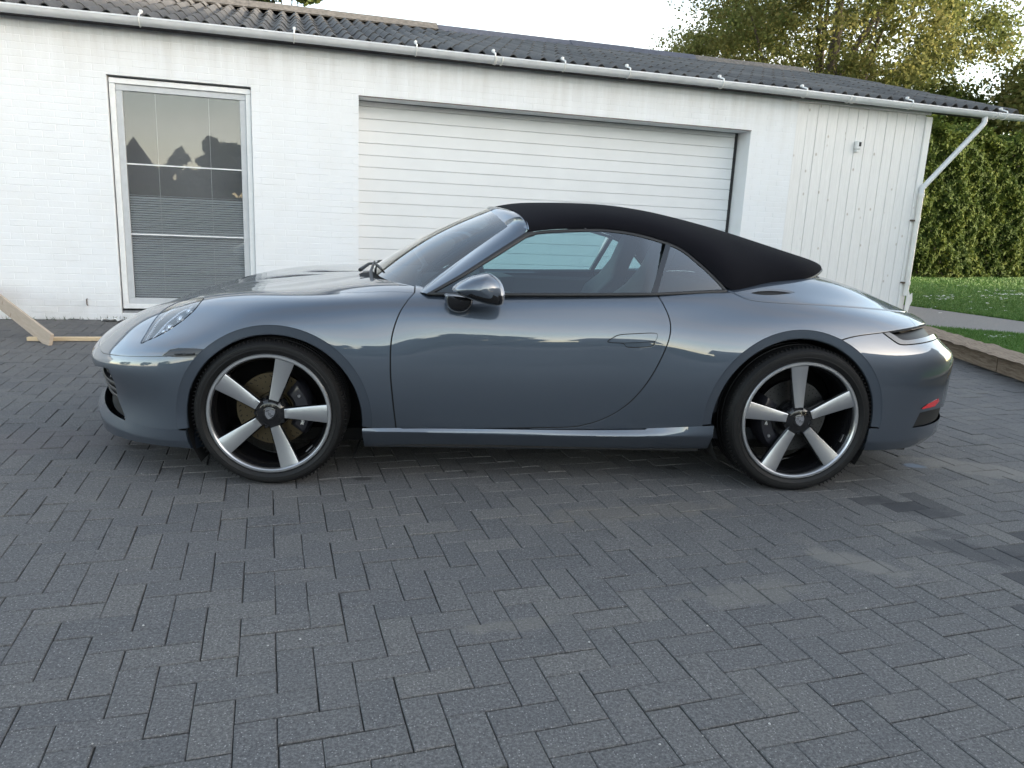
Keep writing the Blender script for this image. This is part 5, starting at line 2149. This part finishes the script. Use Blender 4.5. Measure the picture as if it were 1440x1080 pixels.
mm.tube([c0 + .18 * (math.cos(t) * u_ + math.sin(t) * v_) for t in np.arange(24) * math.pi / 12], .014, 8, closed=True)
for t in (.0, math.pi, math.pi * 1.5):
    mm.tube([c0, c0 + .18 * (math.cos(t) * u_ + math.sin(t) * v_)], .012, 6)
mm.tube([c0, c0 - ax_ * .15], .04, 8)
cpart(mm, 'steering_wheel', MAT['leather'], 60)


def seat(y0):
    t = empty('seat', (0, 0, 0)); t.parent = car
    # backrest with integrated head rest: front outline lofted along a leaning axis
    prof = [(0, .25), (.10, .27), (.25, .275), (.40, .265), (.50, .24), (.565, .17), (.61, .125), (.68, .125), (.735, .115), (.765, .08)]
    lean = math.radians(22)
    mm = MB(); R_ = []
    base = np.array([1.60, y0, .43])
    axis = np.array([math.sin(lean), 0, math.cos(lean)]); fwd = np.array([-math.cos(lean), 0, math.sin(lean)])
    for h, w in prof:
        th = .075 if h < .5 else .05
        ring = []
        for q in range(16):
            a = 2 * math.pi * q / 16
            cy, sy = math.cos(a), math.sin(a)
            yy = w * np.sign(cy) * abs(cy) ** .6
            dd = th * np.sign(sy) * abs(sy) ** .7 + .05 * (abs(yy) / .25) ** 2 * (1 if h < .5 else .3)
            ring.append(base + axis * h + fwd * dd + np.array([0, yy, 0]))
        R_.append(ring + ring[:1])
    mm.grid(R_); mm.add(R_[-1][:-1], [tuple(range(16))])
    mm.build('backrest', MAT['leather'], t, 60, True)
    mm = MB(); mm.box((1.40, y0, .42), (.52, .50, .15), np.array(Matrix.Rotation(.10, 3, 'Y')), .05)
    mm.build('cushion', MAT['leather'], t)
    return t
seat(-.37); seat(.37)
mm = MB(); mm.box((1.02, 0, 1.205), (.03, .22, .06), bev=.012); mm.tube([(1.01, 0, 1.22), (.97, 0, 1.245)], .01, 6); cpart(mm, 'rear_view_mirror', MAT['satin_black'])

# wipers
for a0, a1 in ((-.62, -.05), (-.02, .55)):
    mm = MB()
    p0 = ws_b(a0, -.02) + np.array([-.05, 0, -.01]); p1 = ws_b(a1, .05) + np.array([-.012, 0, .012]); 
    mm.tube([p0, p0 * .7 + p1 * .3 + np.array([-.01, 0, .02]), p1], [.011, .008, .006], 6)
    q = [ws_b(a0 + (a1 - a0) * t, .04 + .02 * math.sin(t * 3)) + np.array([-.008, 0, .008]) for t in np.linspace(.25, 1.25, 8)]
    mm.tube(q, .005, 6)
    cpart(mm, 'wiper', MAT['satin_black'], 60)

# ---------------- door mirrors
def inflate(poly_px, y_mid, prof, name, mat, n=48, smooth=60, sub=None):
    P2 = resamp(np.concatenate([smooth_poly(poly_px, 6), [smooth_poly(poly_px, 6)[0]]]), n + 1)[:-1]
    c2 = P2.mean(0)
    rings = []
    for y, sc, sh in prof:
        rings.append([at_y(c2 + (q - c2) * sc + np.array(sh), y_mid) * [1, 0, 1] + np.array([0, y, 0]) for q in P2])
    return np.array(rings)
cap_px = [(635, 406.5), (645, 398), (662, 389.5), (680, 385.3), (689, 385.2), (700, 391.5), (707, 400), (710.5, 411), (710.8, 421), (707, 429.5), (697, 430.5), (683, 428), (668, 423.5), (650, 417), (638, 411.5)]
prof = [(-.855, .72, (6, 0)), (-.868, .90, (2, 0)), (-.895, .985, (0, 0)), (-.935, 1.0, (0, 0)), (-.975, .97, (0, 0)), (-1.005, .88, (-1, 0)), (-1.027, .72, (-2, -1)), (-1.040, .50, (-2, -2)), (-1.046, .25, (-2, -2)), (-1.048, .02, (-2, -2))]
Rg = inflate(cap_px, -.97, prof, '', None)
for sgn in (1, -1):
    mA, mBk = MB(), MB()
    n = Rg.shape[1]
    for i in range(len(Rg) - 1):
        for j in range(n):
            l = (j + 1) % n
            q = np.array([Rg[i, j], Rg[i, l], Rg[i + 1, l], Rg[i + 1, j]])
            u, v = proj(q.mean(0))
            lim = np.interp(u, [630, 672, 680, 715], [408.5, 417.0, 417.3, 415.5])
            tgt = mBk if v > lim else mA
            tgt.add(q * [1, sgn, 1], [(0, 1, 2, 3) if sgn > 0 else (3, 2, 1, 0)])
    def weld(mm):
        me = mm.mesh('x'); bm = bmesh.new(); bm.from_mesh(me)
        bmesh.ops.remove_doubles(bm, verts=bm.verts, dist=1e-5)
        bmesh.ops.recalc_face_normals(bm, faces=bm.faces)
        bm.to_mesh(me); bm.free(); smooth_by_angle(me, 70); return me
    mir = link('door_mirror', weld(mA), MAT['paint'], car)
    link('mirror_shell', weld(mBk), MAT['gloss_black'], mir)
    mm = MB(); mm.add(Rg[0] * [1, sgn, 1], [tuple(range(n))]); mm.build('mirror_back', MAT['gloss_black'], mir)
foot_px = [(624.5, 416), (630, 414.5), (650, 416), (665, 420), (664, 430), (656, 438), (645, 440.5), (634, 437), (627, 429)]
Rf = inflate(foot_px, -.88, [(-.82, 1.0, (0, 0)), (-.865, .98, (0, 0)), (-.890, .86, (1, -1)), (-.905, .62, (2, -3)), (-.910, .02, (3, -4))], '', None, 32)
for sgn in (1, -1):
    mm = MB(); R2 = np.concatenate([Rf, Rf[:, :1]], 1) * [1, sgn, 1]
    mm.grid(R2, flip=(sgn < 0)); cpart(mm, 'mirror_foot', MAT['gloss_black'], 60, True)

# ---------------- wheels
def wheel(cx, cz, R, rr, width, side, base_ang, cal_ang, yo, disc_mat):
    """side -1 = near; modelled facing -y then mirrored"""
    t = empty('wheel', (cx, 0, cz)); t.parent = car
    sg = -side
    def fin(mm, name, mat, smooth=40):
        V = np.array(mm.v)
        if sg < 0:
            V = V * [1, -1, 1]; mm.f = [f[::-1] for f in mm.f]
        V[:, 1] += side * yo
        mm.v = [tuple(p) for p in V]
        return mm.build(name, mat, t, smooth)
    w = width
    # tyre: y = 0 is the outer rim face, inner side positive
    mm = MB()
    tw = w
    prof_ = [(rr - .012, .030), (rr - .004, .012), (rr + .003, .0), (rr + .012, -.008), (rr + .018, -.0105), (rr + .020, -.0125), (rr + .024, -.0130), (rr + .026, -.0115), (rr + .030, -.0125), (rr + (R - rr) * .62, -.011), (rr + (R - rr) * .64, -.0085), (rr + (R - rr) * .70, -.0080), (R - .014, .004), (R - .006, .016), (R - .001, .034)]
    gro = []
    for g_ in (.25, .42, .58, .75):
        y = tw * g_
        gro += [(R, y - .007), (R - .007, y - .0055), (R - .007, y + .0055), (R, y + .007)]
    prof_ += gro + [(R - .001, tw - .034), (R - .006, tw - .016), (R - .03, tw - .004), (rr + .02, tw), (rr - .012, tw - .03)]
    mm.lathe(prof_, 96)
    V = np.array(mm.v)          # flattened where it stands
    fl = V[:, 2] < -(cz - .0005)
    V[fl, 2] = -(cz - .0005)
    mm.v = [tuple(p) for p in V]
    ty = fin(mm, 'tyre', MAT['tyre'], 35)
    mm = MB()
    nsipe = 110
    for k in range(nsipe):      # shoulder sipes
        a_ = 2 * math.pi * k / nsipe
        if math.sin(a_) < -.93: continue
        c_ = np.array([math.cos(a_) * (R - .0035), .018, math.sin(a_) * (R - .0035)])
        Rm = np.array(Matrix.Rotation(-a_, 3, 'Y'))
        mm.box(c_, (.010, .022, .0028), Rm)
    fin(mm, 'tread_block', MAT['tyre'])
    # rim ring (bright), barrel (black)
    mm = MB()
    mm.lathe([(rr - .018, .010), (rr - .016, -.002), (rr - .011, -.0065), (rr - .002, -.0065), (rr + .002, -.002), (rr + .001, .012)], 96)
    fin(mm, 'rim_ring', MAT['rim_silver'])
    mm = MB()
    mm.lathe([(rr - .016, .006), (rr - .026, .020), (rr - .034, .06), (rr - .040, .16), (rr - .03, .20)], 72)
    mm.lathe([(.0, .012), (.046, .012), (.060, .018), (.075, .040), (.078, .075), (.05, .085)], 40)
    fin(mm, 'rim', MAT['rim_black'])
    r0, r1 = .064, rr - .018
    for k in range(5):
        a_ = math.radians(base_ang + 72 * k)
        ca, sa = math.cos(a_), math.sin(a_)
        def fx(r, s, y): return (ca * r - sa * s, y, sa * r + ca * s)
        mm = MB()
        st = np.linspace(0, 1, 9)
        F3, B3 = [], []
        for q in st:
            r = r0 + (r1 - r0) * q
            hw = .0205 + (.0415 - .0205) * q ** 1.0
            yf = .008 + .004 * math.sin(math.pi * q) - .008 * q
            F3.append([fx(r, -hw, yf + .0015), fx(r, -hw + .003, yf), fx(r, 0, yf + .0012), fx(r, hw - .003, yf), fx(r, hw, yf + .0015)])
            B3.append([(hw, yf, r)])
        mm.grid(F3, flip=False)
        for e in (0, 4):
            col = [row_[e] for row_ in F3]; col2 = [(x, y + .006, z) for x, y, z in col]
            mm.grid([col, col2], flip=(e == 4))
        for e, fl_ in ((0, True), (-1, False)):
            mm.grid([F3[e], [(x, y + .006, z) for x, y, z in F3[e]]], flip=fl_)
        sp = fin(mm, 'spoke', MAT['rim_silver'], 30)
        mm = MB()
        rows_ = []
        for q in st:
            r = .040 + (r1 + .006 - .040) * q
            hw = .025 + (.0455 - .025) * q
            yf = .008 + .004 * math.sin(math.pi * q) - .008 * q + .006
            rows_.append([fx(r, -hw * .7, yf + .045), fx(r, -hw, yf + .006), fx(r, -hw + .004, yf), fx(r, hw - .004, yf), fx(r, hw, yf + .006), fx(r, hw * .7, yf + .045)])
        mm.grid(rows_)
        bk = fin(mm, 'spoke_back', MAT['rim_black'], 40)
        bk.parent = t
        # wheel bolt between the spokes
        ab = a_ + math.radians(36)
        mm = MB()
        mm.lathe([(.0, .020), (.009, .020), (.0105, .023), (.0105, .045)], 12, c=(math.cos(ab) * .063, 0, math.sin(ab) * .063))
        fin(mm, 'wheel_bolt', MAT['rim_black'])
    # cap and shield emblem
    mm = MB(); mm.lathe([(0, .0065), (.022, .0065), (.030, .009), (.032, .013)], 36); fin(mm, 'hub_cap', MAT['gloss_black'])
    mm = MB()
    sh = [(-.013, .017), (-.006, .0155), (0, .018), (.006, .0155), (.013, .017), (.0145, .006), (.012, -.006), (.006, -.014), (0, -.019), (-.006, -.014), (-.012, -.006), (-.0145, .006)]
    rot_ = math.radians(base_ang * 1.0 - 15)
    def em(u, v, h): return (u * math.cos(rot_) - v * math.sin(rot_), h, u * math.sin(rot_) + v * math.cos(rot_))
    sh = [(x * 1.5, z * 1.32) for x, z in sh]
    mm.prism(sh, em, .0062, .0030)
    fin(mm, 'emblem', MAT['chrome'], None)
    mm = MB()
    for (x0, x1, z0, z1) in ((-.012, -.002, .010, .0125), (-.0125, -.002, .005, .0075), (.002, .012, -.001, -.0035), (.002, .0105, -.006, -.0085), (-.004, .004, .0005, .003), (-.003, .002, -.004, -.0015)):
        mm.prism([(x * 1.5, z * 1.32) for x, z in ((x0, z0), (x1, z0), (x1, z1), (x0, z1))], em, .0034, .0022)
    fin(mm, 'emblem_field', MAT['gloss_black'], None)
    # brake disc and caliper
    mm = MB()
    rd = rr * .62
    mm.lathe([(.080, .105), (rd, .105), (rd, .135), (.080, .135)], 64, closed=True)
    mm.lathe([(.04, .09), (.078, .09), (.082, .108)], 32)
    fin(mm, 'brake_disc', disc_mat)
    mm = MB()
    for q in range(40):
        for r in (.105, .128, .150, rd - .012):
            a_ = 2 * math.pi * (q + r * 30) / 40
            if q % 2 and r < .14: continue
            c_ = (math.cos(a_) * r, .1045, math.sin(a_) * r)
            mm.add([(c_[0] + .0032 * math.cos(b_), c_[1], c_[2] + .0032 * math.sin(b_)) for b_ in np.arange(6) * math.pi / 3], [tuple(range(6))[::-1]])
    fin(mm, 'disc_holes', MAT['matt_black'])['kind'] = 'stuff'
    mm = MB()
    AA = np.linspace(math.radians(cal_ang - 44), math.radians(cal_ang + 44), 15)
    P0 = []
    for k, a_ in enumerate(AA):
        e = math.sin(math.pi * k / 14) ** .4
        ri, ro = rd - .072, rd + .012
        P0.append([(math.cos(a_) * r, y, math.sin(a_) * r) for r, y in ((ri, .10), (ri + .004, .07 - .01 * e), (ri + .02, .058 - .018 * e), (ro - .015, .055 - .018 * e), (ro, .07 - .01 * e), (ro + .004, .14))])
    mm.grid(P0)
    for e, fl_ in ((0, 1), (-1, 0)):
        mm.add(P0[e], [tuple(range(6)) if fl_ else tuple(range(6))[::-1]])
    fin(mm, 'caliper', MAT['caliper'], 40)
    mm = MB()
    for da, dr in ((-24, .0), (24, 0), (-8, -.012)):
        a_ = math.radians(cal_ang + da); r = rd - .022 + dr
        mm.lathe([(0, .034), (.006, .034), (.008, .038), (.008, .05)], 10, c=(math.cos(a_) * r, 0, math.sin(a_) * r))
    fin(mm, 'caliper_bolt', MAT['bolt'])
    cu = bpy.data.curves.new('caliper_lettering', 'FONT')
    cu.body = 'PORSCHE'; cu.size = .019; cu.align_x = 'CENTER'; cu.align_y = 'CENTER'; cu.extrude = .0008
    cu.materials.append(MAT['petal'])
    tmp_o = bpy.data.objects.new('lettering', cu)
    lme = bpy.data.meshes.new_from_object(tmp_o)
    bpy.data.objects.remove(tmp_o); bpy.data.curves.remove(cu)
    lo = link('caliper_lettering', lme, MAT['petal'], t)
    al = math.radians(cal_ang - 14); rl = rd - .028
    up_ = al - math.pi / 2 if math.cos(al) > 0 else al + math.pi / 2
    xa = Vector((math.cos(up_), 0, math.sin(up_))); za = Vector((0, float(side), 0)); ya = za.cross(xa)
    Ml = Matrix.Identity(4)
    for q_ in range(3): Ml[q_][0], Ml[q_][1], Ml[q_][2] = xa[q_], ya[q_], za[q_]
    Ml.translation = Vector((math.cos(al) * rl, side * (yo - .0335), math.sin(al) * rl))
    lo.matrix_local = Ml
    mm = MB()   # balance weight inside the barrel
    aw = math.radians(base_ang - 46)
    Rm = np.array(Matrix.Rotation(-aw, 3, 'Y'))
    mm.box((math.cos(aw) * (rr - .036), .03, math.sin(aw) * (rr - .036)), (.004, .016, .04), Rm)
    fin(mm, 'balance_weight', MAT['bolt'])
    return t


YF, YR = .905, .910
wheel(0.0, .3285, .334, .270, .235, -1, 1.5, 8, YF, MAT['disc'])
wheel(2.45, .3500, .356, .284, .300, -1, 25.5, 190, YR, simple('grey brake disc', (.075, .075, .075), .45, metal=1.0))
wheel(0.0, .3285, .334, .270, .235, 1, 40, 8, YF, MAT['disc'])
wheel(2.45, .3500, .356, .284, .300, 1, 10, 190, YR, MAT['disc'])
# light line inside the side marker
mm = MB()
for sgn in (1, -1):
    q = [on_body(p, .001) * [1, sgn, 1] for p in resamp([(246, 497.5), (272, 497.2)], 8)]
    mm.tube(q, .004, 6)
cpart(mm, 'marker_light', MAT['lamp_grey'], 60)
